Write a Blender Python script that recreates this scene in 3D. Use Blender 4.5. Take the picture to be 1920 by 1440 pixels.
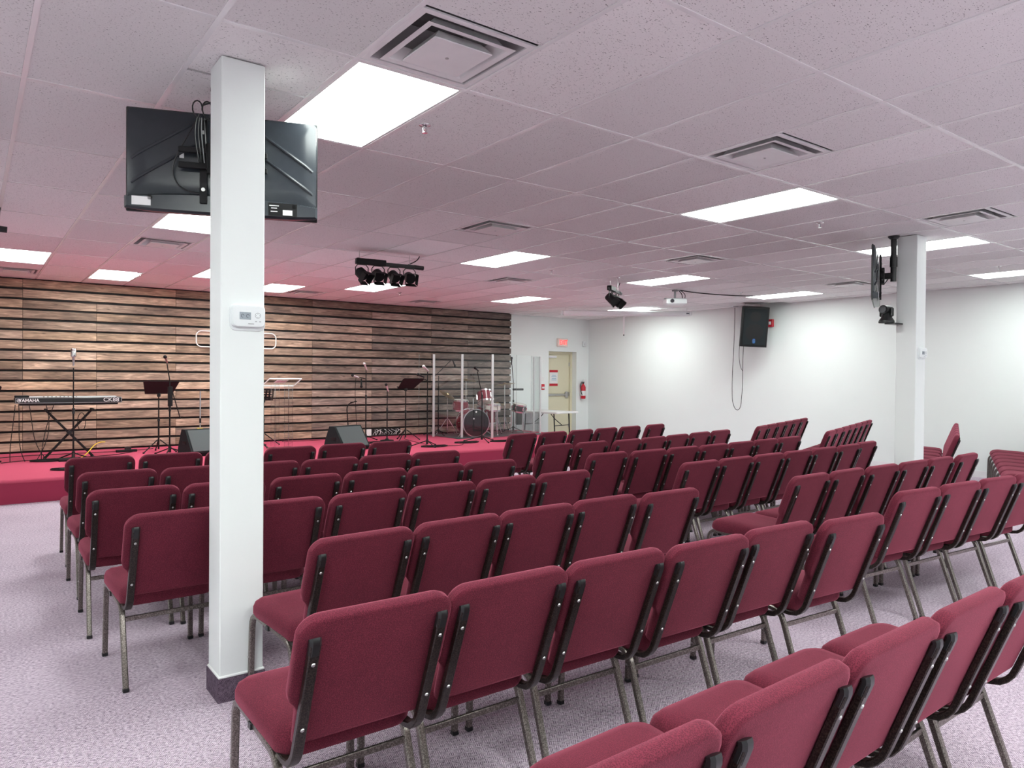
import bpy, bmesh, math, random
from mathutils import Vector, Matrix
random.seed(7)
for o in list(bpy.data.objects): bpy.data.objects.remove(o)
scn = bpy.context.scene
COL = scn.collection

# ------------------------------------------------------------------ camera
F_PX = 1361.756
YAW, PITCH, ROLL = 0.641337, -0.0098225, 0.0075588
CAM = Vector((-2.0458, -3.1502, 1.5207))
fw = Vector((math.sin(YAW)*math.cos(PITCH), math.cos(YAW)*math.cos(PITCH), math.sin(PITCH)))
rt = Vector((math.cos(YAW), -math.sin(YAW), 0))
up = rt.cross(fw)
rt2 = rt*math.cos(ROLL) + up*math.sin(ROLL)
up2 = -rt*math.sin(ROLL) + up*math.cos(ROLL)
cd = bpy.data.cameras.new('camera'); cam = bpy.data.objects.new('camera', cd); COL.objects.link(cam)
M = Matrix.Identity(4)
for i in range(3):
    M[i][0] = rt2[i]; M[i][1] = up2[i]; M[i][2] = -fw[i]; M[i][3] = CAM[i]
cam.matrix_world = M
cd.sensor_width = 36; cd.lens = F_PX/1920*36; cd.clip_start = 0.05; cd.clip_end = 200
scn.camera = cam

# ------------------------------------------------------------------ world, exposure
w = bpy.data.worlds.new('world'); scn.world = w; w.use_nodes = True
w.node_tree.nodes['Background'].inputs[0].default_value = (0.8, 0.85, 0.9, 1)
w.node_tree.nodes['Background'].inputs[1].default_value = 0.0
vs = scn.view_settings
vs.view_transform = 'Standard'; vs.look = 'None'; vs.gamma = 1; vs.use_curve_mapping = False
vs.exposure = 1.20
LAMP = 9.0            # emission of the ceiling panels

CEIL = 2.99           # underside of the ceiling grid
XL, XR, YR, YB = -5.6, 10.66, -6.6, 10.60   # room: left, right, rear (behind camera), stage-side wall
WOODY = 10.40         # face of the plank wall
STZ = 0.28            # stage height
STX, STY = 8.3, 7.05  # stage right end, stage front

# ------------------------------------------------------------------ materials
def _mat(name):
    m = bpy.data.materials.new(name); m.use_nodes = True
    nt = m.node_tree; b = nt.nodes['Principled BSDF']
    return m, nt, b
def N(nt, t, **kw):
    n = nt.nodes.new(t)
    for k, v in kw.items(): setattr(n, k, v)
    return n
def plain(name, col, rough=0.5, metal=0.0, spec=0.5, noise=0.06, scale=30, emit=None, bump=0):
    m, nt, b = _mat(name)
    tc = N(nt, 'ShaderNodeTexCoord'); nz = N(nt, 'ShaderNodeTexNoise')
    nz.inputs['Scale'].default_value = scale; nz.inputs['Detail'].default_value = 3
    nt.links.new(tc.outputs['Object'], nz.inputs['Vector'])
    mx = N(nt, 'ShaderNodeMixRGB'); mx.blend_type = 'MIX'
    c1 = tuple(c*(1-noise) for c in col); c2 = tuple(min(1, c*(1+noise)) for c in col)
    mx.inputs[1].default_value = (*c1, 1); mx.inputs[2].default_value = (*c2, 1)
    nt.links.new(nz.outputs['Fac'], mx.inputs[0]); nt.links.new(mx.outputs[0], b.inputs['Base Color'])
    b.inputs['Roughness'].default_value = rough; b.inputs['Metallic'].default_value = metal
    b.inputs['Specular IOR Level'].default_value = spec
    if emit:
        b.inputs['Emission Color'].default_value = (*emit[0], 1); b.inputs['Emission Strength'].default_value = emit[1]
    if bump:
        bp = N(nt, 'ShaderNodeBump'); bp.inputs['Strength'].default_value = bump; bp.inputs['Distance'].default_value = 0.003
        nt.links.new(nz.outputs['Fac'], bp.inputs['Height']); nt.links.new(bp.outputs[0], b.inputs['Normal'])
    return m

def fabric(name, base, dark, fine=420, sheen=0.25):
    m, nt, b = _mat(name)
    tc = N(nt, 'ShaderNodeTexCoord')
    vo = N(nt, 'ShaderNodeTexVoronoi'); vo.inputs['Scale'].default_value = fine
    nt.links.new(tc.outputs['Object'], vo.inputs['Vector'])
    dv = N(nt, 'ShaderNodeMath', operation='MULTIPLY'); dv.inputs[1].default_value = 0.9
    nt.links.new(vo.outputs['Distance'], dv.inputs[0])
    nz = N(nt, 'ShaderNodeTexNoise'); nz.inputs['Scale'].default_value = 9; nz.inputs['Detail'].default_value = 4
    nt.links.new(tc.outputs['Object'], nz.inputs['Vector'])
    av = N(nt, 'ShaderNodeMath', operation='MULTIPLY_ADD'); av.inputs[1].default_value = 0.3
    nt.links.new(nz.outputs['Fac'], av.inputs[0]); nt.links.new(dv.outputs[0], av.inputs[2])
    rp = N(nt, 'ShaderNodeValToRGB')
    rp.color_ramp.elements[0].position = 0.25; rp.color_ramp.elements[0].color = (*dark, 1)
    rp.color_ramp.elements[1].position = 0.85; rp.color_ramp.elements[1].color = (*base, 1)
    nt.links.new(av.outputs[0], rp.inputs[0]); nt.links.new(rp.outputs[0], b.inputs['Base Color'])
    b.inputs['Roughness'].default_value = 0.9; b.inputs['Specular IOR Level'].default_value = 0.2
    b.inputs['Sheen Weight'].default_value = sheen; b.inputs['Sheen Roughness'].default_value = 0.42
    b.inputs['Sheen Tint'].default_value = (0.95, 0.24, 0.36, 1)
    bp = N(nt, 'ShaderNodeBump'); bp.inputs['Strength'].default_value = 0.35; bp.inputs['Distance'].default_value = 0.001
    nt.links.new(dv.outputs[0], bp.inputs['Height']); nt.links.new(bp.outputs[0], b.inputs['Normal'])
    return m

def carpet(name, light, dark, cell=0.022, axes=('X', 'Y')):
    """basket weave of short dashes, alternating direction from cell to cell"""
    m, nt, b = _mat(name)
    tc = N(nt, 'ShaderNodeTexCoord')
    sp = N(nt, 'ShaderNodeSeparateXYZ'); nt.links.new(tc.outputs['Object'], sp.inputs[0])
    def mth(op, a, bb=None, c=None):
        n = N(nt, 'ShaderNodeMath', operation=op)
        for i, v in enumerate((a, bb, c)):
            if v is None: continue
            if isinstance(v, (int, float)): n.inputs[i].default_value = v
            else: nt.links.new(v, n.inputs[i])
        return n.outputs[0]
    x0, y0 = sp.outputs[axes[0]], sp.outputs[axes[1]]
    if len(axes) > 2: x0 = mth('ADD', x0, sp.outputs[axes[2]])
    nw = N(nt, 'ShaderNodeTexNoise'); nw.inputs['Scale'].default_value = 60
    nt.links.new(tc.outputs['Object'], nw.inputs['Vector'])
    x0 = mth('ADD', x0, mth('MULTIPLY', nw.outputs['Fac'], 0.004))
    u = mth('MULTIPLY', mth('ADD', x0, y0), 0.7071/cell)
    v = mth('MULTIPLY', mth('SUBTRACT', x0, y0), 0.7071/cell)
    par = mth('FLOORED_MODULO', mth('ADD', mth('FLOOR', u), mth('FLOOR', v)), 2.0)
    su = mth('FRACT', mth('MULTIPLY', u, 4.0)); sv = mth('FRACT', mth('MULTIPLY', v, 4.0))
    pick = mth('ADD', mth('MULTIPLY', su, par), mth('MULTIPLY', sv, mth('SUBTRACT', 1.0, par)))
    tri = mth('ABSOLUTE', mth('SUBTRACT', pick, 0.5))
    nz = N(nt, 'ShaderNodeTexNoise'); nz.inputs['Scale'].default_value = 1.1; nz.inputs['Detail'].default_value = 5
    nt.links.new(tc.outputs['Object'], nz.inputs['Vector'])
    nf = N(nt, 'ShaderNodeTexNoise'); nf.inputs['Scale'].default_value = 350; nf.inputs['Detail'].default_value = 2
    nt.links.new(tc.outputs['Object'], nf.inputs['Vector'])
    fac = mth('ADD', mth('MULTIPLY', tri, 1.7), mth('MULTIPLY', mth('SUBTRACT', nf.outputs['Fac'], 0.5), 0.9))
    fac = mth('ADD', fac, mth('MULTIPLY', mth('SUBTRACT', nz.outputs['Fac'], 0.5), 0.25))
    ng = N(nt, 'ShaderNodeTexNoise'); ng.inputs['Scale'].default_value = 70; ng.inputs['Detail'].default_value = 3; ng.inputs['Roughness'].default_value = 0.7
    nt.links.new(tc.outputs['Object'], ng.inputs['Vector'])
    fac = mth('ADD', fac, mth('MULTIPLY', mth('SUBTRACT', ng.outputs['Fac'], 0.5), 1.5))
    rp = N(nt, 'ShaderNodeValToRGB')
    rp.color_ramp.elements[0].position = 0.1; rp.color_ramp.elements[0].color = (*light, 1)
    rp.color_ramp.elements[1].position = 0.85; rp.color_ramp.elements[1].color = (*dark, 1)
    nt.links.new(fac, rp.inputs[0]); nt.links.new(rp.outputs[0], b.inputs['Base Color'])
    b.inputs['Roughness'].default_value = 0.95; b.inputs['Specular IOR Level'].default_value = 0.1
    bp = N(nt, 'ShaderNodeBump'); bp.inputs['Strength'].default_value = 0.3; bp.inputs['Distance'].default_value = 0.002
    nt.links.new(fac, bp.inputs['Height']); nt.links.new(bp.outputs[0], b.inputs['Normal'])
    return m

def tile_mat():
    m, nt, b = _mat('ceiling_tile')
    tc = N(nt, 'ShaderNodeTexCoord'); oi = N(nt, 'ShaderNodeObjectInfo')
    ad = N(nt, 'ShaderNodeVectorMath', operation='ADD'); nt.links.new(tc.outputs['Object'], ad.inputs[0])
    sc = N(nt, 'ShaderNodeVectorMath', operation='SCALE'); sc.inputs[0].default_value = (37, 19, 5)
    nt.links.new(oi.outputs['Random'], sc.inputs['Scale']); nt.links.new(sc.outputs[0], ad.inputs[1])
    mp = N(nt, 'ShaderNodeMapping'); mp.inputs['Scale'].default_value = (90, 190, 90)
    nt.links.new(ad.outputs[0], mp.inputs[0])
    nz = N(nt, 'ShaderNodeTexNoise'); nz.inputs['Scale'].default_value = 1; nz.inputs['Detail'].default_value = 2
    nt.links.new(mp.outputs[0], nz.inputs['Vector'])
    rp = N(nt, 'ShaderNodeValToRGB')
    rp.color_ramp.elements[0].position = 0.645; rp.color_ramp.elements[0].color = (0.86, 0.84, 0.845, 1)
    rp.color_ramp.elements[1].position = 0.70; rp.color_ramp.elements[1].color = (0.16, 0.15, 0.16, 1)
    nt.links.new(nz.outputs['Fac'], rp.inputs[0])
    n2 = N(nt, 'ShaderNodeTexNoise'); n2.inputs['Scale'].default_value = 240; n2.inputs['Detail'].default_value = 3
    nt.links.new(ad.outputs[0], n2.inputs['Vector'])
    hv = N(nt, 'ShaderNodeHueSaturation')
    mr = N(nt, 'ShaderNodeMapRange'); mr.inputs['To Min'].default_value = 0.90; mr.inputs['To Max'].default_value = 1.06
    nt.links.new(oi.outputs['Random'], mr.inputs[0])
    m2 = N(nt, 'ShaderNodeMapRange'); m2.inputs['To Min'].default_value = 0.9; m2.inputs['To Max'].default_value = 1.08
    nt.links.new(n2.outputs['Fac'], m2.inputs[0])
    mm = N(nt, 'ShaderNodeMath', operation='MULTIPLY'); nt.links.new(mr.outputs[0], mm.inputs[0]); nt.links.new(m2.outputs[0], mm.inputs[1])
    nt.links.new(mm.outputs[0], hv.inputs['Value']); nt.links.new(rp.outputs[0], hv.inputs['Color'])
    nt.links.new(hv.outputs[0], b.inputs['Base Color'])
    b.inputs['Roughness'].default_value = 0.85; b.inputs['Specular IOR Level'].default_value = 0.2
    bp = N(nt, 'ShaderNodeBump'); bp.inputs['Strength'].default_value = 0.25; bp.inputs['Distance'].default_value = 0.002
    nt.links.new(n2.outputs['Fac'], bp.inputs['Height']); nt.links.new(bp.outputs[0], b.inputs['Normal'])
    return m

def plank_mat():
    m, nt, b = _mat('stained_plank')
    tc = N(nt, 'ShaderNodeTexCoord'); oi = N(nt, 'ShaderNodeObjectInfo')
    sc = N(nt, 'ShaderNodeVectorMath', operation='SCALE'); sc.inputs[0].default_value = (53, 11, 29)
    nt.links.new(oi.outputs['Random'], sc.inputs['Scale'])
    ad = N(nt, 'ShaderNodeVectorMath', operation='ADD'); nt.links.new(tc.outputs['Object'], ad.inputs[0]); nt.links.new(sc.outputs[0], ad.inputs[1])
    mp = N(nt, 'ShaderNodeMapping'); mp.inputs['Scale'].default_value = (4.5, 20, 46)
    nt.links.new(ad.outputs[0], mp.inputs[0])
    g = N(nt, 'ShaderNodeTexNoise'); g.inputs['Scale'].default_value = 1.0; g.inputs['Detail'].default_value = 6; g.inputs['Distortion'].default_value = 0.8
    nt.links.new(mp.outputs[0], g.inputs['Vector'])
    mp2 = N(nt, 'ShaderNodeMapping'); mp2.inputs['Scale'].default_value = (1.4, 3, 4)
    nt.links.new(ad.outputs[0], mp2.inputs[0])
    p = N(nt, 'ShaderNodeTexNoise'); p.inputs['Scale'].default_value = 1.0; p.inputs['Detail'].default_value = 4
    nt.links.new(mp2.outputs[0], p.inputs['Vector'])
    vk = N(nt, 'ShaderNodeTexVoronoi'); vk.inputs['Scale'].default_value = 1.0
    mp3 = N(nt, 'ShaderNodeMapping'); mp3.inputs['Scale'].default_value = (3.2, 3, 9)
    nt.links.new(ad.outputs[0], mp3.inputs[0]); nt.links.new(mp3.outputs[0], vk.inputs['Vector'])
    rp = N(nt, 'ShaderNodeValToRGB'); e = rp.color_ramp.elements
    e[0].position = 0.33; e[0].color = (0.12, 0.092, 0.074, 1)
    e[1].position = 0.66; e[1].color = (0.62, 0.47, 0.345, 1)
    e2 = e.new(0.44); e2.color = (0.235, 0.175, 0.132, 1)
    e3 = e.new(0.54); e3.color = (0.36, 0.265, 0.195, 1)
    mg = N(nt, 'ShaderNodeMath', operation='MULTIPLY_ADD'); mg.inputs[1].default_value = 0.5
    mp_ = N(nt, 'ShaderNodeMath', operation='MULTIPLY'); mp_.inputs[1].default_value = 0.5
    nt.links.new(p.outputs['Fac'], mp_.inputs[0]); nt.links.new(g.outputs['Fac'], mg.inputs[0]); nt.links.new(mp_.outputs[0], mg.inputs[2])
    nt.links.new(mg.outputs[0], rp.inputs[0])
    kn = N(nt, 'ShaderNodeMapRange'); kn.inputs['From Min'].default_value = 0.03; kn.inputs['From Max'].default_value = 0.14
    kn.inputs['To Min'].default_value = 0.45; kn.inputs['To Max'].default_value = 1.0
    nt.links.new(vk.outputs['Distance'], kn.inputs[0])
    mk = N(nt, 'ShaderNodeMixRGB'); mk.blend_type = 'MULTIPLY'; mk.inputs[0].default_value = 1
    nt.links.new(rp.outputs[0], mk.inputs[1]); nt.links.new(kn.outputs[0], mk.inputs[2])
    mo = N(nt, 'ShaderNodeMixRGB'); mo.blend_type = 'MULTIPLY'; mo.inputs[0].default_value = 1
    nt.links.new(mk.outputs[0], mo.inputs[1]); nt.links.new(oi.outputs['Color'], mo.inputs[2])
    nt.links.new(mo.outputs[0], b.inputs['Base Color'])
    b.inputs['Roughness'].default_value = 0.7; b.inputs['Specular IOR Level'].default_value = 0.25
    bp = N(nt, 'ShaderNodeBump'); bp.inputs['Strength'].default_value = 0.4; bp.inputs['Distance'].default_value = 0.003
    nt.links.new(g.outputs['Fac'], bp.inputs['Height']); nt.links.new(bp.outputs[0], b.inputs['Normal'])
    return m

def clear_mat(name, tint=(0.97, 0.985, 0.985), gloss=0.04):
    m = bpy.data.materials.new(name); m.use_nodes = True; nt = m.node_tree
    for n in list(nt.nodes): nt.nodes.remove(n)
    o = N(nt, 'ShaderNodeOutputMaterial'); t = N(nt, 'ShaderNodeBsdfTransparent'); t.inputs[0].default_value = (*tint, 1)
    g = N(nt, 'ShaderNodeBsdfGlossy'); g.inputs['Roughness'].default_value = 0.04
    ge = N(nt, 'ShaderNodeNewGeometry'); dt = N(nt, 'ShaderNodeVectorMath', operation='DOT_PRODUCT')
    nt.links.new(ge.outputs['Incoming'], dt.inputs[0]); nt.links.new(ge.outputs['Normal'], dt.inputs[1])
    ab = N(nt, 'ShaderNodeMath', operation='ABSOLUTE'); nt.links.new(dt.outputs['Value'], ab.inputs[0])
    om = N(nt, 'ShaderNodeMath', operation='SUBTRACT'); om.inputs[0].default_value = 1; nt.links.new(ab.outputs[0], om.inputs[1])
    pw = N(nt, 'ShaderNodeMath', operation='POWER'); pw.inputs[1].default_value = 5; nt.links.new(om.outputs[0], pw.inputs[0])
    ad = N(nt, 'ShaderNodeMath', operation='MULTIPLY_ADD'); ad.inputs[1].default_value = 0.6; ad.inputs[2].default_value = gloss
    nt.links.new(pw.outputs[0], ad.inputs[0])
    mx = N(nt, 'ShaderNodeMixShader'); nt.links.new(ad.outputs[0], mx.inputs[0])
    nt.links.new(t.outputs[0], mx.inputs[1]); nt.links.new(g.outputs[0], mx.inputs[2]); nt.links.new(mx.outputs[0], o.inputs[0])
    return m

def hammered(name, dark=(0.032, 0.022, 0.02), lite=(0.16, 0.13, 0.115), metal=0.55, rough=0.34):
    m, nt, b = _mat(name)
    tc = N(nt, 'ShaderNodeTexCoord'); nz = N(nt, 'ShaderNodeTexNoise'); nz.inputs['Scale'].default_value = 230; nz.inputs['Detail'].default_value = 2
    nt.links.new(tc.outputs['Object'], nz.inputs['Vector'])
    rp = N(nt, 'ShaderNodeValToRGB')
    rp.color_ramp.elements[0].position = 0.42; rp.color_ramp.elements[0].color = (*dark, 1)
    rp.color_ramp.elements[1].position = 0.68; rp.color_ramp.elements[1].color = (*lite, 1)
    nt.links.new(nz.outputs['Fac'], rp.inputs[0]); nt.links.new(rp.outputs[0], b.inputs['Base Color'])
    b.inputs['Metallic'].default_value = metal; b.inputs['Roughness'].default_value = rough
    return m

MT = {}
MT['wall'] = plain('wall_paint', (0.83, 0.87, 0.86), 0.6, noise=0.012, scale=3, bump=0.02)
MT['floor'] = carpet('lilac_carpet', (0.76, 0.64, 0.74), (0.10, 0.062, 0.105), cell=0.030)
MT['base'] = carpet('purple_carpet_base', (0.20, 0.15, 0.20), (0.035, 0.02, 0.035), cell=0.02, axes=('X', 'Z', 'Y'))
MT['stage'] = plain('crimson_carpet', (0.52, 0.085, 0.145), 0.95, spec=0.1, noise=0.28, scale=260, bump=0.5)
MT['riser'] = plain('shaded_crimson_carpet', (0.30, 0.035, 0.075), 0.95, spec=0.1, noise=0.28, scale=260, bump=0.5)  # same crimson carpet, darkened for the shade on the upright faces
MT['tile'] = tile_mat()
MT['tee'] = plain('grid_tee_paint', (0.90, 0.89, 0.90), 0.25, noise=0.02)
MT['plank'] = plank_mat()
MT['black'] = plain('black_paint', (0.008, 0.007, 0.007), 0.8)
MT['fabric'] = fabric('burgundy_fabric', (0.150, 0.020, 0.038), (0.052, 0.007, 0.015), fine=330, sheen=0.40)
MT['bronze'] = hammered('hammered_bronze', (0.010, 0.007, 0.006), (0.055, 0.040, 0.034), 0.4, 0.3)
MT['legm'] = hammered('hammered_silver_bronze', (0.13, 0.112, 0.10), (0.33, 0.295, 0.27), 0.85, 0.28)
MT['plastic'] = plain('black_plastic', (0.012, 0.013, 0.014), 0.32)
MT['matte'] = plain('matte_black', (0.010, 0.010, 0.011), 0.55, spec=0.25)
MT['chrome'] = plain('chrome', (0.75, 0.75, 0.76), 0.18, metal=1.0)
MT['steel'] = plain('brushed_steel', (0.55, 0.55, 0.55), 0.35, metal=1.0)
MT['white'] = plain('white_paint', (0.82, 0.83, 0.83), 0.4, noise=0.02)
MT['casew'] = plain('white_screen_case', (0.84, 0.87, 0.88), 0.25, noise=0.01)
MT['whitep'] = plain('white_plastic', (0.80, 0.84, 0.85), 0.35, noise=0.02)
MT['ventm'] = plain('vent_paint', (0.84, 0.83, 0.84), 0.35, noise=0.06, scale=8)
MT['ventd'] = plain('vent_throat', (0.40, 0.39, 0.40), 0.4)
MT['plenum'] = plain('dark_plenum', (0.12, 0.12, 0.12), 0.8)
MT['cream'] = plain('cream_door_paint', (0.72, 0.68, 0.50), 0.45, noise=0.02)
MT['red'] = plain('red_paint', (0.55, 0.012, 0.03), 0.35)
MT['drum'] = plain('wine_red_drum_lacquer', (0.20, 0.012, 0.03), 0.15)
MT['head'] = plain('drum_head', (0.75, 0.72, 0.66), 0.5)
MT['brass'] = plain('cymbal_bronze', (0.50, 0.40, 0.22), 0.28, metal=1.0)
MT['grille'] = plain('grey_speaker_grille', (0.055, 0.07, 0.075), 0.5, noise=0.3, scale=300)
MT['shell'] = plain('dark_speaker_carpet', (0.014, 0.018, 0.020), 0.8, spec=0.2, noise=0.3, scale=200)
MT['yellow'] = plain('yellow_plastic', (0.75, 0.55, 0.02), 0.4)
MT['grey'] = plain('grey_plastic', (0.28, 0.29, 0.30), 0.45)
MT['alu'] = plain('aluminium_trim', (0.75, 0.75, 0.76), 0.35, metal=0.6)
MT['tvback'] = plain('television_back', (0.028, 0.034, 0.042), 0.24, noise=0.1)
MT['lcd'] = plain('lcd_panel', (0.33, 0.38, 0.42), 0.2)
MT['lcdd'] = plain('lcd_digits', (0.10, 0.12, 0.15), 0.3)
MT['blue'] = plain('blue_emblem', (0.04, 0.16, 0.45), 0.4)
MT['paper'] = plain('white_paper', (0.82, 0.82, 0.82), 0.7, noise=0.01)
MT['paleblue'] = plain('pale_blue_print', (0.30, 0.48, 0.62), 0.7)
MT['lamp'] = plain('lamp_diffuser', (0.9, 0.9, 0.9), 0.5, noise=0, emit=((0.92, 1.0, 0.95), LAMP))
MT['exit'] = plain('exit_letters', (0.8, 0.03, 0.03), 0.5, noise=0, emit=((1.0, 0.05, 0.05), 1.0))
MT['exitb'] = plain('exit_sign_face', (0.85, 0.70, 0.64), 0.5, noise=0)
MT['clear'] = clear_mat('clear_acrylic')
MT['edge'] = clear_mat('acrylic_edge', (0.90, 0.93, 0.94), 0.22)
MT['lens'] = plain('stage_lamp_lens', (0.05, 0.05, 0.06), 0.1)
MT['table'] = plain('white_table_plastic', (0.78, 0.79, 0.78), 0.45, noise=0.02)

# ------------------------------------------------------------------ mesh helpers
class MB:
    def __init__(s): s.v = []; s.f = []
    def add(s, vs, fs):
        k = len(s.v); s.v += [tuple(v) for v in vs]; s.f += [tuple(i+k for i in f) for f in fs]; return s
    def box(s, c, d, R=None, bev=0):
        x, y, z = d[0]/2, d[1]/2, d[2]/2
        if bev:
            pts = []; b = min(bev, x*.9, y*.9)
            o = [(-x+b,-y),(x-b,-y),(x,-y+b),(x,y-b),(x-b,y),(-x+b,y),(-x,y-b),(-x,-y+b)]
            q = min(b, z*.9)
            o2 = [(px*(x-q)/x, py*(y-q)/y) for px, py in o]
            vs = [(a, bb, -z) for a, bb in o2]+[(a, bb, -z+q) for a, bb in o]+[(a, bb, z-q) for a, bb in o]+[(a, bb, z) for a, bb in o2]
            fs = [tuple(range(7, -1, -1)), tuple(range(24, 32))]
            for r in range(3):
                for i in range(8): fs.append((r*8+i, r*8+(i+1) % 8, r*8+8+(i+1) % 8, r*8+8+i))
        else:
            vs = [(-x,-y,-z),(x,-y,-z),(x,y,-z),(-x,y,-z),(-x,-y,z),(x,-y,z),(x,y,z),(-x,y,z)]
            fs = [(3,2,1,0),(4,5,6,7),(0,1,5,4),(1,2,6,5),(2,3,7,6),(3,0,4,7)]
        c = Vector(c)
        vs = [((R @ Vector(v)) if R is not None else Vector(v)) + c for v in vs]
        return s.add(vs, fs)
    def cyl(s, p0, p1, r0, r1=None, n=12, cap=True):
        r1 = r0 if r1 is None else r1
        p0, p1 = Vector(p0), Vector(p1); d = (p1-p0).normalized()
        a = d.orthogonal().normalized(); b = d.cross(a)
        vs = []
        for p, r in ((p0, r0), (p1, r1)):
            for i in range(n):
                t = 2*math.pi*i/n; vs.append(p+a*math.cos(t)*r+b*math.sin(t)*r)
        fs = [(i, (i+1) % n, n+(i+1) % n, n+i) for i in range(n)]
        if cap: fs += [tuple(range(n-1, -1, -1)), tuple(range(n, 2*n))]
        return s.add(vs, fs)
    def tube(s, path, r, n=8, closed=False, rad=None):
        P = [Vector(p) for p in path]; m = len(P)
        if closed: T = [(P[(i+1) % m]-P[i-1]).normalized() for i in range(m)]
        else: T = [(P[min(i+1, m-1)]-P[max(i-1, 0)]).normalized() for i in range(m)]
        a = T[0].orthogonal().normalized(); vs = []
        for i in range(m):
            a = (a-T[i]*a.dot(T[i]))
            a = a.normalized() if a.length > 1e-6 else T[i].orthogonal().normalized()
            b = T[i].cross(a); rr = rad[i] if rad else r
            for k in range(n):
                t = 2*math.pi*k/n; vs.append(P[i]+a*math.cos(t)*rr+b*math.sin(t)*rr)
        fs = []
        for i in range(m if closed else m-1):
            j = (i+1) % m
            for k in range(n): fs.append((i*n+k, i*n+(k+1) % n, j*n+(k+1) % n, j*n+k))
        if not closed: fs += [tuple(range(n-1, -1, -1)), tuple((m-1)*n+k for k in range(n))]
        return s.add(vs, fs)
    def strip(s, path, side, hw, hh, bev=0.3):
        """rounded rectangular tube along path; side = constant sideways axis, hw half width on it, hh half height"""
        P = [Vector(p) for p in path]; m = len(P); sd = Vector(side)
        b = bev*min(hw, hh)
        sec = [(-hw+b,-hh),(hw-b,-hh),(hw,-hh+b),(hw,hh-b),(hw-b,hh),(-hw+b,hh),(-hw,hh-b),(-hw,-hh+b)]
        vs = []
        for i in range(m):
            t = (P[min(i+1, m-1)]-P[max(i-1, 0)]).normalized(); n = t.cross(sd).normalized()
            for a, c in sec: vs.append(P[i]+sd*a+n*c)
        fs = []
        for i in range(m-1):
            for k in range(8): fs.append((i*8+k, i*8+(k+1) % 8, i*8+8+(k+1) % 8, i*8+8+k))
        fs += [tuple(range(7, -1, -1)), tuple((m-1)*8+k for k in range(8))]
        return s.add(vs, fs)
    def lathe(s, prof, n=24, M=None):
        vs = []
        for r, z in prof:
            for k in range(n):
                t = 2*math.pi*k/n; v = Vector((r*math.cos(t), r*math.sin(t), z)); vs.append(M @ v if M else v)
        fs = []
        for i in range(len(prof)-1):
            for k in range(n): fs.append((i*n+k, i*n+(k+1) % n, i*n+n+(k+1) % n, i*n+n+k))
        return s.add(vs, fs)
    def pillow(s, pts, rings, M):
        """pts outline in 2D; rings = list of (inset, height); M maps (x,y,h) to 3D"""
        n = len(pts); vs = []
        ct = Vector((sum(p[0] for p in pts)/n, sum(p[1] for p in pts)/n))
        xs = [p[0] for p in pts]; ys = [p[1] for p in pts]
        cx, cy = (min(xs)+max(xs))/2, (min(ys)+max(ys))/2; hx, hy = (max(xs)-min(xs))/2, (max(ys)-min(ys))/2
        for ins, h in rings:
            for x, y in pts:
                vs.append(M @ Vector((cx+(x-cx)*(hx-ins)/hx, cy+(y-cy)*(hy-ins)/hy, h)))
        fs = []
        for r in range(len(rings)-1):
            for i in range(n): fs.append((r*n+i, r*n+(i+1) % n, (r+1)*n+(i+1) % n, (r+1)*n+i))
        fs += [tuple(range(n-1, -1, -1)), tuple((len(rings)-1)*n+i for i in range(n))]
        return s.add(vs, fs)
    def prism(s, pts, a, b, axis='x'):
        n = len(pts)
        def mk(t, p):
            return {'x': (t, p[0], p[1]), 'y': (p[0], t, p[1]), 'z': (p[0], p[1], t)}[axis]
        vs = [mk(a, p) for p in pts]+[mk(b, p) for p in pts]
        fs = [(i, (i+1) % n, n+(i+1) % n, n+i) for i in range(n)]+[tuple(range(n-1, -1, -1)), tuple(range(n, 2*n))]
        return s.add(vs, fs)
    def mesh(s, name, smooth=35):
        me = bpy.data.meshes.new(name); me.from_pydata(s.v, [], s.f)
        bm = bmesh.new(); bm.from_mesh(me); bmesh.ops.recalc_face_normals(bm, faces=bm.faces)
        if smooth:
            for f in bm.faces: f.smooth = True
            for e in bm.edges:
                if len(e.link_faces) == 2 and e.calc_face_angle(0) > math.radians(smooth): e.smooth = False
        bm.to_mesh(me); bm.free(); me.update(); return me
    def build(s, name, mat, parent=None, smooth=35):
        return link(name, s.mesh(name, smooth), mat, parent)

def link(name, me, mat, parent=None):
    if mat is not None and not me.materials: me.materials.append(MT[mat])
    o = bpy.data.objects.new(name, me); COL.objects.link(o)
    if parent is not None: o.parent = parent
    return o
def thing(name, label, cat, loc=(0, 0, 0), rz=0, group=None):
    o = bpy.data.objects.new(name, None); COL.objects.link(o); o.empty_display_size = 0.1
    o.location = loc; o.rotation_euler = (0, 0, rz); o['label'] = label; o['category'] = cat
    if group: o['group'] = group
    return o
def tag(o, label, cat, group=None):
    o['label'] = label; o['category'] = cat
    if group: o['group'] = group
    return o
def struct(o, label=None):
    o['kind'] = 'structure'
    if label: o['label'] = label
    return o
def copy_tree(o, parent=None):
    c = o.copy(); COL.objects.link(c); c.parent = parent
    for ch in o.children: copy_tree(ch, c)
    return c
def rrect(w, h, r, n=5, cx=0, cy=0):
    pts = []
    for (sx, sy, a0) in ((1, -1, -90), (1, 1, 0), (-1, 1, 90), (-1, -1, 180)):
        for k in range(n+1):
            a = math.radians(a0+90*k/n)
            pts.append((cx+sx*(w/2-r)+r*math.cos(a), cy+sy*(h/2-r)+r*math.sin(a)))
    return pts
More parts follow.
